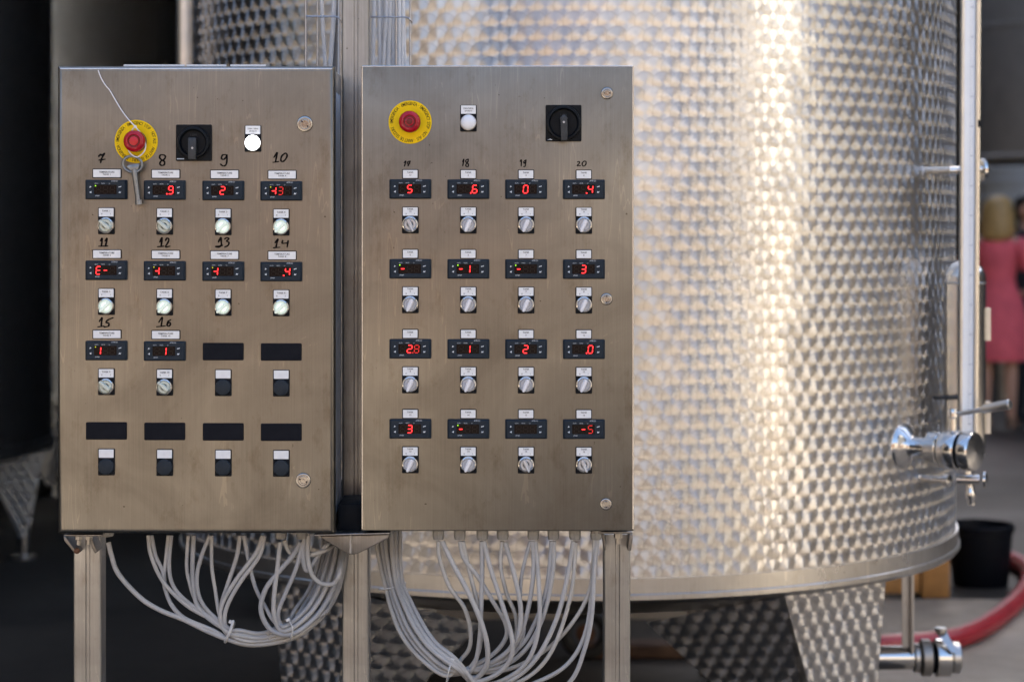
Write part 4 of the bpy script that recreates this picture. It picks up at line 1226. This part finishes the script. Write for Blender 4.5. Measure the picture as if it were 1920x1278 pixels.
for num, org, strokes in (
    (7, (140, 280), [[(358, 108), (388, 76), (402, 92), (450, 60)], [(450, 60), (405, 135), (388, 202)], [(364, 162), (456, 150)]]),
    (8, (140, 280), [[(1345, 88), (1292, 84), (1270, 120), (1300, 158), (1345, 186), (1342, 228), (1308, 244), (1276, 220), (1292, 180), (1342, 148), (1360, 110), (1340, 84)]]),
    (9, (360, 280), [[(500, 80), (458, 88), (440, 132), (470, 154), (508, 122), (521, 84), (523, 165), (508, 232), (468, 250), (424, 222)]]),
    (10, (360, 280), [[(1226, 122), (1276, 50), (1266, 112), (1250, 190)], [(1215, 196), (1300, 185)], [(1385, 62), (1342, 108), (1332, 164), (1356, 186), (1400, 152), (1426, 90), (1402, 60), (1375, 74)]]),
    (11, (140, 440), [[(384, 96), (413, 55), (400, 165)], [(454, 96), (486, 55), (462, 165)], [(362, 173), (496, 170)]]),
    (12, (140, 440), [[(1274, 112), (1310, 44), (1295, 172)], [(1240, 181), (1336, 172)], [(1360, 88), (1384, 50), (1410, 70), (1400, 112), (1362, 180), (1427, 172)]]),
    (13, (360, 440), [[(394, 112), (432, 40), (438, 110), (438, 160), (402, 186), (354, 178), (402, 170), (460, 160)], [(488, 66), (520, 45), (553, 62), (520, 95), (552, 117), (540, 160), (488, 186)]]),
    (14, (360, 440), [[(1244, 122), (1286, 65), (1270, 132), (1258, 186)], [(1218, 196), (1316, 188)], [(1360, 85), (1350, 125), (1392, 128), (1432, 122)], [(1441, 88), (1425, 186)]]),
    (15, (140, 590), [[(368, 102), (408, 44), (402, 118), (396, 168)], [(348, 181), (440, 168)], [(576, 44), (500, 76), (470, 112), (512, 130), (502, 170), (440, 184)]]),
    (16, (140, 590), [[(1260, 112), (1313, 40), (1295, 172)], [(1228, 179), (1356, 166)], [(1440, 75), (1400, 100), (1384, 150), (1410, 170), (1436, 140), (1420, 115), (1388, 136)]])):
    handwriting(LC, num, org, 7.99, strokes, 0.0029)

RX = (769.5, 878.2, 986.5, 1094.8)
RROWS = (354.5, 503.8, 653.6, 803.2)
RDIG = [[['', '5', ''], ['', '', '.6'], ['', '0', ''], ['', '', '.4']],
        [['-', '', ''], ['-', '1', ''], ['-', '', ''], ['', '3', '']],
        [['', '2', '.8~'], ['', '1', ''], ['', '2', ''], ['', '', '.0']],
        [['', '3', ''], ['-', '', ''], ['', '', ''], ['', '-', '5~']]]
RLED = {(1, 0), (1, 1), (1, 2), (3, 1)}
OFF2 = {(0, 0), (3, 2), (3, 3)}
n = 0
for r in range(4):
    for c in range(4):
        n += 1
        y = RROWS[r] + 0.25 * c
        controller(RC, RX[c], y, RDIG[r][c], 'led_green' if (r, c) in RLED else None)
        nm = '13' if n == 1 else str(n)
        legend(RC, RX[c] - 0.2, y - 28.0, 0.0305, 0.0180, [('TANK', 0.0044, 0.0030), (nm, 0.0044, -0.0020)])
        st = 'off2' if (r, c) in OFF2 else 'lit2'
        selector(RC, RX[c] - 0.1, y + 33.2, [('TANK', 0.0044, 0.0, 0.0205, 0, 0), (nm, 0.0044, 0.0, 0.0160, 0, 0), ('0', 0.0040, -0.0078, 0.0118, 0, 0), ('1', 0.0040, 0.0078, 0.0118, 0, 0)], st, 293 if st == 'off2' else 247, -0.0078)
estop(RC, 769, 229.3, 33, False)
main_switch(RC, 1056.7, 231.2, 'right')
indicator(RC, 878.3, 197.5, [('230V/50Hz', 0.0042, 0, 0.0182, 0, 0), ('1P+N+T', 0.0042, 0, 0.0134, 0, 0)], 'lamp_white')
lock(RC, 1138.3, 175.0, 0.0116, 0, 0)
lock(RC, 1137.3, 560.5, 0.0114, 90, 0)
lock(RC, 1136.2, 944.3, 0.0114, 90, 0)
for num, org, strokes in (
    (17, (710, 290), [[(404, 132), (435, 105), (410, 186)], [(455, 140), (468, 113)], [(468, 111), (506, 104)], [(506, 104), (490, 132), (468, 184)], [(462, 153), (498, 145)]]),
    (18, (710, 290), [[(1340, 116), (1362, 74), (1342, 182)], [(1430, 70), (1390, 96), (1400, 125), (1430, 150), (1432, 184), (1402, 192), (1393, 160), (1425, 112), (1433, 74)]]),
    (19, (930, 290), [[(385, 112), (406, 84), (402, 186)], [(472, 90), (446, 110), (450, 140), (474, 116), (478, 84), (466, 180), (440, 192)]]),
    (20, (930, 290), [[(1300, 118), (1328, 110), (1330, 140), (1298, 178), (1350, 176)], [(1412, 104), (1380, 130), (1380, 170), (1410, 183), (1436, 150), (1436, 112), (1408, 102)]])):
    handwriting(RC, num, org, 8.518, strokes, 0.0021)

# glands under the cabinets
GLAND = MB().lathe([(0.0125, 0.004), (0.0125, -0.004), (0.0112, -0.0045), (0.0112, -0.0185), (0.0095, -0.0235), (0.0050, -0.0240)], (0, 0, 0), (0, 0, 1), 8, True, True).mesh('cable_gland', 30)
SMALL = MB().lathe([(0.0115, 0.004), (0.0115, -0.0015), (0.0090, -0.0040), (0.0050, -0.0045)], (0, 0, 0), (0, 0, 1), 12, True, True).mesh('cable_gland', 30)
BIG = MB().lathe([(0.0155, 0.004), (0.0155, -0.004), (0.0140, -0.0045), (0.0140, -0.016), (0.0120, -0.0190), (0.006, -0.0195)], (0, 0, 0), (0, 0, 1), 10, True, True).mesh('cable_gland', 30)
GY, GYR = 4.085, 4.040
for px, me in ((200, BIG), (279, SMALL), (316, SMALL), (357, SMALL), (396, SMALL), (453, SMALL), (492, SMALL), (527, GLAND), (566, GLAND)):
    p = W(px, 1000, GY); obj('cable_gland', me, 'gland_plastic', LC, (p.x, GY, LR_[2] + 0.002))
for px in (822, 862, 904.5, 942.5, 1000, 1037.5, 1078, 1118):
    p = W(px, 996, GYR); obj('cable_gland', GLAND, 'gland_plastic', RC, (p.x, GYR, RR_[2] + 0.002))

# ================================================================== hanging cables
RC_ = random.Random(3)
def cable(own, trunk, widths, off, dep, y_own, y_trunk, rad, label, group, mat='cable_sheath'):
    """own: picture points from the gland down; trunk: the bundle's middle line the cable then joins, at its own offset"""
    pts = []
    for k, (x, y) in enumerate(own):
        t = k / max(1, len(own) - 1)
        pts.append(W(x, y, y_own + (y_trunk[0] - y_own) * t * t + dep * 0.5 * math.sin(PI * t)))
    n = len(trunk)
    for k, (x, y) in enumerate(trunk):
        a = trunk[max(0, k - 1)]; b = trunk[min(n - 1, k + 1)]
        tx, ty = b[0] - a[0], b[1] - a[1]; L = math.hypot(tx, ty)
        nx, ny = -ty / L, tx / L
        t = k / (n - 1)
        Y = y_trunk[0] + (y_trunk[1] - y_trunk[0]) * t
        w = widths[k]
        pts.append(W(x + nx * off * w, y + ny * off * w, Y + dep * (w / 16.0)))
    mat = RC_.choice(('cable_sheath', 'cable_sheath', 'cable_warm', 'cable_cool')) if mat == 'cable_sheath' else mat
    o = wobj('cable', MB().tube(smooth(pts, 7), rad * RC_.uniform(1.04, 1.22), 10), mat)
    tag(o, label, 'cable', group)
    return o

LTR = [(445, 1192), (490, 1197), (545, 1182), (585, 1150), (612, 1108), (627, 1060), (634, 1020), (637, 985), (638, 900)]
LTW = [12, 11, 14, 17, 19, 18, 15, 13, 12]
L2 = LTR[2:]; L2W = LTW[2:]
left = [
 (1, 'long loose', [(203, 1016), (209, 1040), (222, 1075), (262, 1119), (300, 1143), (345, 1161), (395, 1185)], LTR, LTW, 0.9, 0.00, 0.0042),
 (2, 'left', [(278, 1003), (283, 1040), (306, 1090), (350, 1134), (400, 1163)], LTR, LTW, 0.35, -0.006, 0.0036),
 (2, 'right', [(284, 1003), (292, 1042), (305, 1070), (310, 1105), (330, 1145), (380, 1178)], LTR, LTW, 0.7, 0.004, 0.0034),
 (3, 'left', [(316, 1003), (311, 1050), (308, 1085), (318, 1126), (345, 1157), (398, 1180)], LTR, LTW, 1.05, 0.008, 0.0034),
 (3, 'right', [(321, 1003), (317, 1060), (325, 1098), (352, 1128), (400, 1160)], LTR, LTW, 0.05, -0.003, 0.0036),
 (4, 'left', [(353, 1003), (350, 1056), (354, 1086), (368, 1128), (396, 1160)], LTR, LTW, 0.15, 0.010, 0.0034),
 (4, 'right', [(363, 1003), (361, 1060), (363, 1100), (371, 1136), (400, 1165)], LTR, LTW, -0.25, 0.003, 0.0040),
 (5, 'left', [(393, 1003), (377, 1044), (369, 1084), (376, 1124), (402, 1156)], LTR, LTW, -0.5, -0.004, 0.0036),
 (5, 'right', [(397, 1003), (397, 1060), (404, 1108), (411, 1150), (424, 1180)], LTR, LTW, -0.8, 0.006, 0.0033),
 (6, 'left', [(450, 1003), (444, 1042), (428, 1092), (414, 1138), (417, 1172)], LTR, LTW, -0.65, 0.012, 0.0036),
 (6, 'right', [(457, 1003), (466, 1050), (478, 1098), (497, 1136), (516, 1166)], L2, L2W, -0.55, 0.010, 0.0034),
 (7, 'left', [(492, 1004), (480, 1036), (444, 1084), (418, 1128), (413, 1160), (425, 1186)], LTR, LTW, -0.15, -0.008, 0.0040),
 (7, 'right', [(496, 1004), (486, 1042), (452, 1088), (428, 1130), (421, 1160), (428, 1184)], LTR, LTW, -0.95, -0.006, 0.0038),
 (8, 'left', [(525, 1016), (521, 1056), (514, 1116), (514, 1152), (524, 1178)], L2, L2W, -0.2, -0.012, 0.0038),
 (8, 'right', [(533, 1012), (541, 1032), (556, 1042), (580, 1040)], [(610, 1030), (628, 1015), (636, 985), (638, 900)], [4, 6, 8, 8], 0.2, 0.01, 0.0038),
 (9, 'left', [(563, 1016), (548, 1042), (520, 1074), (498, 1104), (489, 1138), (497, 1166), (515, 1184)], L2, L2W, 0.5, -0.010, 0.0042),
 (9, 'right', [(567, 1016), (556, 1062), (536, 1110), (522, 1146), (525, 1168)], L2, L2W, -0.85, -0.010, 0.0038),
]
GN = ['', 'first', 'second', 'third', 'fourth', 'fifth', 'sixth', 'seventh', 'eighth', 'ninth']
for g, which, own, tr, tw, off, dep, rad in left:
    lab = 'thick grey cable swinging from the big gland by the left post' if g == 1 else f'{which}-hand of the grey cables from the {GN[g]} gland under the left cabinet'
    cable(own, tr, tw, off, dep, GY, (4.09, 4.245), rad, lab, 'cables hanging under the left cabinet')
# short loops beside the middle post
for k, (own, lab) in enumerate((
    ([(571, 1003), (568, 1036), (571, 1062), (576, 1069), (582, 1062), (596, 1040)], 'grey cable in a tight narrow loop near the middle bracket'),
    ([(578, 1003), (577, 1040), (583, 1072), (597, 1090), (614, 1095), (628, 1091)], 'grey cable curling low round the bundle near the middle bracket'))):
    tr = [(612, 1020), (628, 1000), (634, 960)] if k == 0 else [(637, 1070), (640, 1020), (640, 940)]
    cable(own, tr, [4, 4, 4], 0.2, -0.006, GY, (4.10, 4.24), 0.0038, lab, 'cables hanging under the left cabinet')
# cables of the bundle that come down from behind the left cabinet
for k in range(6):
    x = 603 + k * 6.5
    own = [(x + 4, 960), (x + 2, 1005), (x - 6 + k * 0.6, 1055), (x - 24 + k * 2.5, 1105), (x - 55 + k * 5, 1150)]
    cable(own, [(535, 1178), (500, 1190)], [13, 10], -0.7 + 0.25 * k, 0.012 + 0.004 * (k % 3), 4.22, (4.12, 4.10), 0.0036,
          f'{GN[k + 1]} from the left of the grey cables bunched behind the middle bracket', 'cables behind the middle bracket', 'cable_sheath')

RTR = [(846, 1255), (800, 1222), (768, 1180), (748, 1135), (736, 1098), (727, 1050), (723, 1005), (722, 960), (722, 880)]
RTW = [20, 24, 26, 23, 19, 23, 27, 28, 28]
right = [
 (1, 'left', [(822, 1014), (824, 1045), (842, 1098), (870, 1138), (882, 1180), (880, 1214), (864, 1236)], -0.95, -0.010, 0.0036),
 (1, 'right', [(829, 1014), (850, 1058), (880, 1114), (903, 1168), (914, 1214), (911, 1250), (888, 1270)], 0.85, -0.022, 0.0042),
 (2, 'left', [(862, 1014), (870, 1046), (897, 1082), (925, 1128), (948, 1168), (946, 1200), (912, 1234)], -0.55, 0.000, 0.0038),
 (2, 'right', [(868, 1014), (880, 1070), (895, 1130), (902, 1180), (896, 1226), (876, 1254)], 0.05, 0.012, 0.0034),
 (3, 'left', [(903, 1014), (904, 1070), (902, 1140), (899, 1200), (890, 1244), (874, 1262)], 0.5, 0.004, 0.0038),
 (3, 'right', [(907, 1014), (920, 1066), (944, 1140), (960, 1196), (957, 1234), (930, 1264), (886, 1276)], 1.0, -0.018, 0.0040),
 (4, 'left', [(941, 1014), (939, 1062), (950, 1112), (967, 1156), (964, 1200), (926, 1240)], 0.25, 0.010, 0.0036),
 (4, 'right', [(947, 1016), (964, 1076), (976, 1138), (972, 1188), (950, 1222), (902, 1250)], 0.15, -0.014, 0.0042),
 (5, 'left', [(994, 1014), (978, 1080), (976, 1140), (982, 1186), (960, 1228), (905, 1252)], -0.2, 0.014, 0.0034),
 (5, 'middle', [(999, 1014), (1000, 1076), (988, 1150), (966, 1208), (920, 1242)], -0.35, -0.006, 0.0040),
 (5, 'right', [(1004, 1014), (1010, 1090), (1011, 1166), (996, 1226), (962, 1264), (904, 1282)], 1.3, -0.020, 0.0042),
 (6, 'left', [(1034, 1014), (1026, 1096), (1004, 1164), (974, 1212), (918, 1244)], -0.7, 0.008, 0.0036),
 (6, 'right', [(1039, 1014), (1036, 1076), (1018, 1156), (984, 1218), (930, 1252)], 0.65, -0.004, 0.0042),
 (7, 'left', [(1075, 1014), (1064, 1080), (1044, 1158), (1008, 1230), (962, 1272), (905, 1290)], 1.45, -0.012, 0.0042),
 (7, 'right', [(1080, 1016), (1071, 1110), (1042, 1204), (1006, 1256), (956, 1284), (900, 1294)], 1.2, 0.006, 0.0036),
 (8, 'left', [(1115, 1010), (1106, 1104), (1066, 1176), (1008, 1228), (934, 1258)], 0.4, 0.014, 0.0036),
 (8, 'middle', [(1117, 1010), (1112, 1084), (1099, 1180), (1066, 1242), (1006, 1278), (925, 1300)], 1.6, 0.000, 0.0038),
 (8, 'right', [(1120, 1010), (1114, 1070), (1109, 1156), (1096, 1216), (1070, 1276), (1010, 1318), (925, 1316)], 1.8, -0.016, 0.0042),
]
for g, which, own, off, dep, rad in right:
    cable(own, RTR, RTW, off * 0.62 - 0.1, dep, GYR, (4.09, 4.255), rad, f'{which + "-hand" if which != "middle" else "middle"} of the grey cables from the {GN[g]} gland under the right cabinet', 'cables hanging under the right cabinet')

# cable ties
def tie(path, rad, head, label, w=0.0026):
    q = [W(x, y, Y) for x, y, Y in path]
    t = thing('cable_tie', W(path[0][0], path[0][1], path[0][2]), label, 'cable tie', 'cable ties on the bundles')
    wobj('strap', MB().tube(smooth(q + [q[0]], 6), w * 0.5, 8), 'tie_plastic', t)
    p = W(head[0], head[1], head[2])
    h = bevelled(MB().box(-0.004, 0.004, -0.003, 0.003, -0.003, 0.003), 'head', 0.0008)
    o = obj('head', h, 'tie_plastic', t, p); o.rotation_euler = (0, R(head[3]), 0)
tie([(437, 1164, 4.075), (431, 1183, 4.070), (422, 1202, 4.085), (428, 1196, 4.125), (438, 1172, 4.12)], 0, (433, 1165, 4.075, 20), 'white cable tie round the left bundle at its lowest bend', 0.0055)
tie([(541, 1160, 4.075), (549, 1178, 4.066), (545, 1197, 4.080), (548, 1190, 4.125), (546, 1168, 4.12)], 0, (540, 1161, 4.076, -30), 'thin white cable tie round the left bundle nearer the middle post', 0.0026)
tie([(758, 1094, 4.165), (735, 1101, 4.150), (711, 1105, 4.165), (722, 1101, 4.235), (745, 1096, 4.23)], 0, (757, 1093, 4.163, 0), 'white cable tie round the upper part of the right bundle', 0.0030)
tie([(848, 1234, 4.070), (841, 1258, 4.052), (837, 1280, 4.075), (843, 1262, 4.125), (849, 1240, 4.12)], 0, (848, 1236, 4.065, 20), 'white cable tie round the right bundle near the bottom edge', 0.0030)

# ================================================================== the key on its string
kp = W(248.5, 307, 3.985)
key = thing('key', kp, 'grey steel cabinet key hanging from a white string over the yellow disc', 'key')
def K(px, py, Y=3.985): return W(px, py, Y)
bow = [K(248.5 + 18.0 * math.cos(t) + 1.5 * math.sin(t), 308 + 15.2 * math.sin(t), 3.985) for t in [2 * PI * i / 28 for i in range(28)]]
wobj('bow', MB().tube(bow, 0.0027, 10, True), 'key_steel', key)
web = [(237, 312), (241, 309.5), (259, 307), (262, 309), (260, 315), (256, 322), (247, 323)]
add_px(key, 'web', web, 3.983, 3.987, 'key_steel', 0.0006)
s0, s1 = K(251.5, 318), K(259, 375)
dv_ = s1 - s0
wobj('shank', MB().lathe([(0.0052, 0), (0.0058, 0.008), (0.0050, 0.016), (0.0050, dv_.length)], s0, dv_, 16, True, True), 'key_steel', key)
wobj('bit', MB().lathe([(0.0050, 0.0), (0.0062, 0.0005), (0.0062, 0.0085), (0.0044, 0.0085), (0.0042, 0.003), (0, 0.003)], s1, dv_, 16).box(s1.x + 0.003, s1.x + 0.0072, 3.981, 3.984, s1.z - 0.0080, s1.z + 0.0005), 'key_steel', key)

st_a = [(184, 132, 3.9985), (188, 143, 3.998), (193, 153, 3.9975), (200, 163, 3.997), (206, 170, 3.997), (217, 189, 3.996), (228, 207, 3.995), (240, 223, 3.992), (253, 237, 3.984)]
st_b = [(253, 237, 3.984), (258, 243, 3.982), (264, 250, 3.985), (270, 260, 3.988), (273, 272, 3.986), (271, 283, 3.983), (264, 291, 3.981), (256, 294.5, 3.980), (248, 291, 3.980), (242, 284, 3.985), (240, 275, 3.990), (241, 258, 3.991), (248, 244, 3.987), (253, 237, 3.984)]
strg = thing('string', W(184, 132, 3.9985), 'white knotted string taped to the left cabinet door, holding the key', 'string')
mbs = MB().tube(smooth([W(*p) for p in st_a], 6), 0.0011, 8)
wobj('strand', mbs, 'string_white', strg)
wobj('loop', MB().tube(smooth([W(*p) for p in st_b], 6), 0.0011, 8), 'string_white', strg)
wobj('knot', MB().lathe([(0.0, -0.0030), (0.0022, -0.0022), (0.0030, 0), (0.0022, 0.0022), (0, 0.0030)], W(253.5, 238, 3.983), (0.4, 0, 1), 10), 'string_white', strg)

# ================================================================== people at the back
def skinned(joints, edges, name, sub=2):
    """joints: (x, y, z, radius_x, radius_y); one continuous surface grown along the edges"""
    me = bpy.data.meshes.new(name)
    me.from_pydata([j[:3] for j in joints], edges, [])
    o = bpy.data.objects.new(name, me); col.objects.link(o)
    o.modifiers.new('skin', 'SKIN')
    for k, sv in enumerate(me.skin_vertices[0].data):
        sv.radius = (joints[k][3], joints[k][4] if len(joints[k]) > 4 else joints[k][3])
        sv.use_root = (k == 0)
    ss = o.modifiers.new('subdivision', 'SUBSURF'); ss.levels = sub; ss.render_levels = sub
    dg = bpy.context.evaluated_depsgraph_get()
    out = bpy.data.meshes.new_from_object(o.evaluated_get(dg))
    bpy.data.objects.remove(o); bpy.data.meshes.remove(me)
    out.polygons.foreach_set('use_smooth', [True] * len(out.polygons))
    return out
def ell_loft(sections, seg=28, wob=0.0):
    """sections: (z, cx, cy, rx, ry)"""
    ls = []
    for k, (z, cx, cy, rx, ry) in enumerate(sections):
        ls.append([(cx + rx * math.cos(2 * PI * i / seg) * (1 + wob * math.sin(i * 1.9 + k)), cy + ry * math.sin(2 * PI * i / seg) * (1 + wob * math.cos(i * 2.3 + k * 1.3)), z) for i in range(seg)])
    return MB().loft(ls)
def head_mesh(rz, hcol):
    """egg-shaped head with brow, nose, chin and ears; faces -y"""
    bm = bmesh.new()
    bmesh.ops.create_uvsphere(bm, u_segments=28, v_segments=20, radius=1.0)
    for v in bm.verts:
        x, y, z = v.co
        jaw = 1.0 - 0.28 * max(0.0, -z)
        fx = 0.074 * x * jaw; fy = 0.092 * y * (1.0 if y > 0 else 1.0 - 0.08 * max(0, -z)); fz = 0.112 * z
        if y < -0.55:
            nose = math.exp(-((x / 0.16) ** 2) - ((z + 0.12) / 0.22) ** 2)
            fy -= 0.022 * nose
            fy += 0.008 * (math.exp(-(((abs(x) - 0.38) / 0.16) ** 2) - ((z - 0.12) / 0.13) ** 2))
            fy -= 0.006 * math.exp(-((x / 0.3) ** 2) - ((z + 0.48) / 0.08) ** 2)
        if abs(x) > 0.93: fx *= 1.0 + 0.13 * math.exp(-((z / 0.3) ** 2) - ((y - 0.05) / 0.3) ** 2)
        v.co = (fx, fy, fz)
    me = bpy.data.meshes.new('head'); bm.to_mesh(me); bm.free()
    me.polygons.foreach_set('use_smooth', [True] * len(me.polygons))
    return me
def person(loc, turn, H, label, outfit):
    t = thing('person', loc, label, 'person', None)
    t.rotation_euler = (0, 0, turn)
    def sub(name, me, mat, parent=None):
        if isinstance(me, MB): me = me.mesh(name, 60)
        me.materials.append(M[mat])
        o = bpy.data.objects.new(name, me); col.objects.link(o); o.parent = parent or t
        return o
    k = H / 1.70
    J = [(0, 0, 0.93, 0.145, 0.105), (0, 0.0, 1.08, 0.115, 0.090), (0, 0.0, 1.25, 0.135, 0.100), (0, 0.01, 1.38, 0.120, 0.075), (0, 0.0, 1.46, 0.050, 0.050), (0, -0.012, 1.54, 0.047, 0.047)]
    E = [(0, 1), (1, 2), (2, 3), (3, 4), (4, 5)]
    def chain(start, pts):
        p = start
        for q in pts:
            J.append(q); E.append((p, len(J) - 1)); p = len(J) - 1
        return p
    for s in (-1, 1):
        chain(0, [(s * 0.088, 0, 0.86, 0.088, 0.09), (s * 0.092, -0.005, 0.66, 0.072, 0.075), (s * 0.092, -0.008, 0.48, 0.052, 0.055), (s * 0.094, 0.012, 0.34, 0.050, 0.054), (s * 0.094, 0.015, 0.10, 0.032, 0.034), (s * 0.096, -0.01, 0.045, 0.034, 0.034), (s * 0.102, -0.10, 0.030, 0.036, 0.024)])
    arms = outfit['arms']
    for s in (-1, 1):
        a = arms[0 if s < 0 else 1]
        w = chain(3, [(s * 0.16, 0.012, 1.375, 0.056, 0.056), (s * 0.205, 0.015, 1.25, 0.046, 0.046)] + [(s * x, y, z, r, r) for x, y, z, r in a])
        J0 = Vector(J[w][:3]); pr_ = Vector(J[w - 1][:3]); d = (J0 - pr_).normalized()
        side = d.orthogonal().normalized(); sd2 = d.cross(side)
        pm = J0 + d * 0.05
        J.append((*pm, 0.030, 0.022)); E.append((w, len(J) - 1)); pidx = len(J) - 1
        for fk in range(4):
            b0 = pm + side * (fk - 1.5) * 0.019 + d * 0.035
            b1 = b0 + d * (0.035 - abs(fk - 1.4) * 0.004) + sd2 * 0.012
            J.append((*b0, 0.0095, 0.0095)); E.append((pidx, len(J) - 1))
            J.append((*b1, 0.0080, 0.0080)); E.append((len(J) - 2, len(J) - 1))
        b0 = J0 + d * 0.03 + side * 0.040; b1 = b0 + d * 0.03 + side * 0.012
        J.append((*b0, 0.0105, 0.0105)); E.append((pidx, len(J) - 1)); J.append((*b1, 0.0085, 0.0085)); E.append((len(J) - 2, len(J) - 1))
    J = [(x * k, y * k, z * k, *(r * k for r in rr)) for x, y, z, *rr in J]
    body = skinned(J, E, 'body', 2)
    # head joins the body mesh
    hm = head_mesh(0, None)
    hm.transform(Matrix.Translation((0, -0.015 * k, 1.60 * k)) @ Matrix.Rotation(outfit.get('nod', 0), 4, 'X') @ Matrix.Scale(k, 4))
    bm = bmesh.new(); bm.from_mesh(body); bm.from_mesh(hm)
    bm.to_mesh(body); bm.free(); bpy.data.meshes.remove(hm)
    body.polygons.foreach_set('use_smooth', [True] * len(body.polygons))
    b = sub('body', body, 'skin')
    for s in (-1, 1):
        sub('eye', MB().lathe([(0.0, 0.006), (0.006, 0.004), (0.008, 0.0)], (s * 0.029 * k, -0.094 * k, 1.613 * k), (0, -1, 0), 10), 'print_black')
    sub('mouth', MB().box(-0.02 * k, 0.02 * k, -0.106 * k, -0.098 * k, 1.540 * k, 1.546 * k), 'dress_red')
    return t, sub, k

pp = W(1872, 775, 15.7); pp.z = 0
P1, sub, k = person(pp, PI - 0.35, 1.66, 'person with blond hair in a red knee-length dress standing at the back right', {'arms': [[(0.315, 0.03, 1.12, 0.042), (0.27, -0.06, 1.03, 0.034), (0.17, -0.13, 1.00, 0.027)], [(0.27, 0.02, 1.09, 0.040), (0.21, -0.09, 0.99, 0.032), (0.10, -0.20, 0.98, 0.026)]], 'nod': -0.15})
sub('dress', ell_loft([(z * k, cx, cy, rx * k, ry * k) for z, cx, cy, rx, ry in (
    (0.50, 0, 0, 0.225, 0.185), (0.52, 0, 0, 0.232, 0.192), (0.66, 0, 0, 0.230, 0.182), (0.82, 0, 0, 0.212, 0.165), (0.95, 0, 0, 0.182, 0.145), (1.06, 0, 0, 0.132, 0.114), (1.12, 0, 0, 0.122, 0.108), (1.22, 0, 0, 0.146, 0.120), (1.32, 0, 0.005, 0.168, 0.122), (1.395, 0, 0.01, 0.165, 0.100), (1.435, 0, 0.005, 0.105, 0.078))], 36, 0.025), 'dress_red')
for s in (-1, 1):
    sub('sleeve', MB().tube([Vector((s * 0.135 * k, 0.012 * k, 1.385 * k)), Vector((s * 0.185 * k, 0.014 * k, 1.34 * k)), Vector((s * 0.215 * k, 0.015 * k, 1.25 * k)), Vector((s * 0.232 * k, 0.012 * k, 1.19 * k))], [0.066 * k, 0.074 * k, 0.070 * k, 0.068 * k], 16), 'dress_red')
hairm = ell_loft([(z * k, cx * k, cy * k, rx * k, ry * k) for z, cx, cy, rx, ry in ((1.395, 0, 0.070, 0.060, 0.040), (1.41, 0.004, 0.066, 0.100, 0.064), (1.46, -0.004, 0.052, 0.124, 0.088), (1.52, 0.003, 0.036, 0.126, 0.102), (1.59, 0, 0.022, 0.122, 0.112), (1.65, 0.002, 0.010, 0.112, 0.114), (1.70, 0, 0.002, 0.088, 0.098), (1.735, 0, 0.0, 0.048, 0.055), (1.742, 0, 0.0, 0.015, 0.018))], 44, 0.055)
sub('hair', hairm, 'hair_blond')
for s in (-1, 1):
    sub('shoe', ell_loft([(0.0, s * 0.100 * k, -0.05 * k, 0.044, 0.120), (0.02, s * 0.100 * k, -0.05 * k, 0.046, 0.122), (0.05, s * 0.098 * k, -0.02 * k, 0.042, 0.085), (0.075, s * 0.096 * k, 0.01 * k, 0.036, 0.045)], 20), 'shoe_tan')

pp = W(1926, 775, 16.3); pp.z = 0
P2, sub, k = person(pp, 0.45, 1.70, 'dark-haired person in black clothes at the right edge behind the red dress', {'arms': [[(0.24, 0.03, 1.08, 0.042), (0.245, -0.02, 0.94, 0.034), (0.245, -0.05, 0.84, 0.026)], [(0.24, 0.03, 1.08, 0.042), (0.245, -0.02, 0.94, 0.034), (0.245, -0.05, 0.84, 0.026)]]})
sub('jacket', ell_loft([(z * k, 0, cy, rx * k, ry * k) for z, cy, rx, ry in ((0.84, 0, 0.190, 0.145), (0.95, 0, 0.192, 0.148), (1.08, 0, 0.168, 0.132), (1.22, 0, 0.180, 0.135), (1.34, 0.005, 0.188, 0.128), (1.40, 0.01, 0.168, 0.102), (1.45, 0.005, 0.085, 0.072))], 32, 0.02), 'cloth_black')
for s in (-1, 1):
    sub('sleeve', MB().tube([Vector((s * 0.135 * k, 0.012 * k, 1.385 * k)), Vector((s * 0.19 * k, 0.015 * k, 1.33 * k)), Vector((s * 0.21 * k, 0.015 * k, 1.25 * k)), Vector((s * 0.24 * k, 0.03 * k, 1.08 * k)), Vector((s * 0.245 * k, -0.02 * k, 0.94 * k)), Vector((s * 0.245 * k, -0.045 * k, 0.86 * k))], [0.07 * k, 0.074 * k, 0.066 * k, 0.058 * k, 0.050 * k, 0.044 * k], 16), 'cloth_black')
    sub('trouser_leg', MB().tube([Vector((s * 0.08 * k, 0, 0.92 * k)), Vector((s * 0.092 * k, 0, 0.66 * k)), Vector((s * 0.094 * k, 0, 0.40 * k)), Vector((s * 0.096 * k, 0.01 * k, 0.06 * k))], [0.115 * k, 0.095 * k, 0.075 * k, 0.066 * k], 18), 'cloth_black')
    sub('shoe', ell_loft([(0.0, s * 0.100 * k, -0.05 * k, 0.046, 0.128), (0.02, s * 0.100 * k, -0.05 * k, 0.048, 0.130), (0.06, s * 0.098 * k, -0.02 * k, 0.044, 0.09), (0.085, s * 0.096 * k, 0.01 * k, 0.038, 0.045)], 20), 'cloth_black')
sub('hair', ell_loft([(z * k, 0, cy * k, rx * k, ry * k) for z, cy, rx, ry in ((1.52, 0.050, 0.062, 0.045), (1.56, 0.040, 0.080, 0.064), (1.62, 0.022, 0.086, 0.088), (1.67, 0.006, 0.082, 0.098), (1.70, 0.0, 0.066, 0.082), (1.722, 0.0, 0.033, 0.042))], 36, 0.02), 'hair_dark')
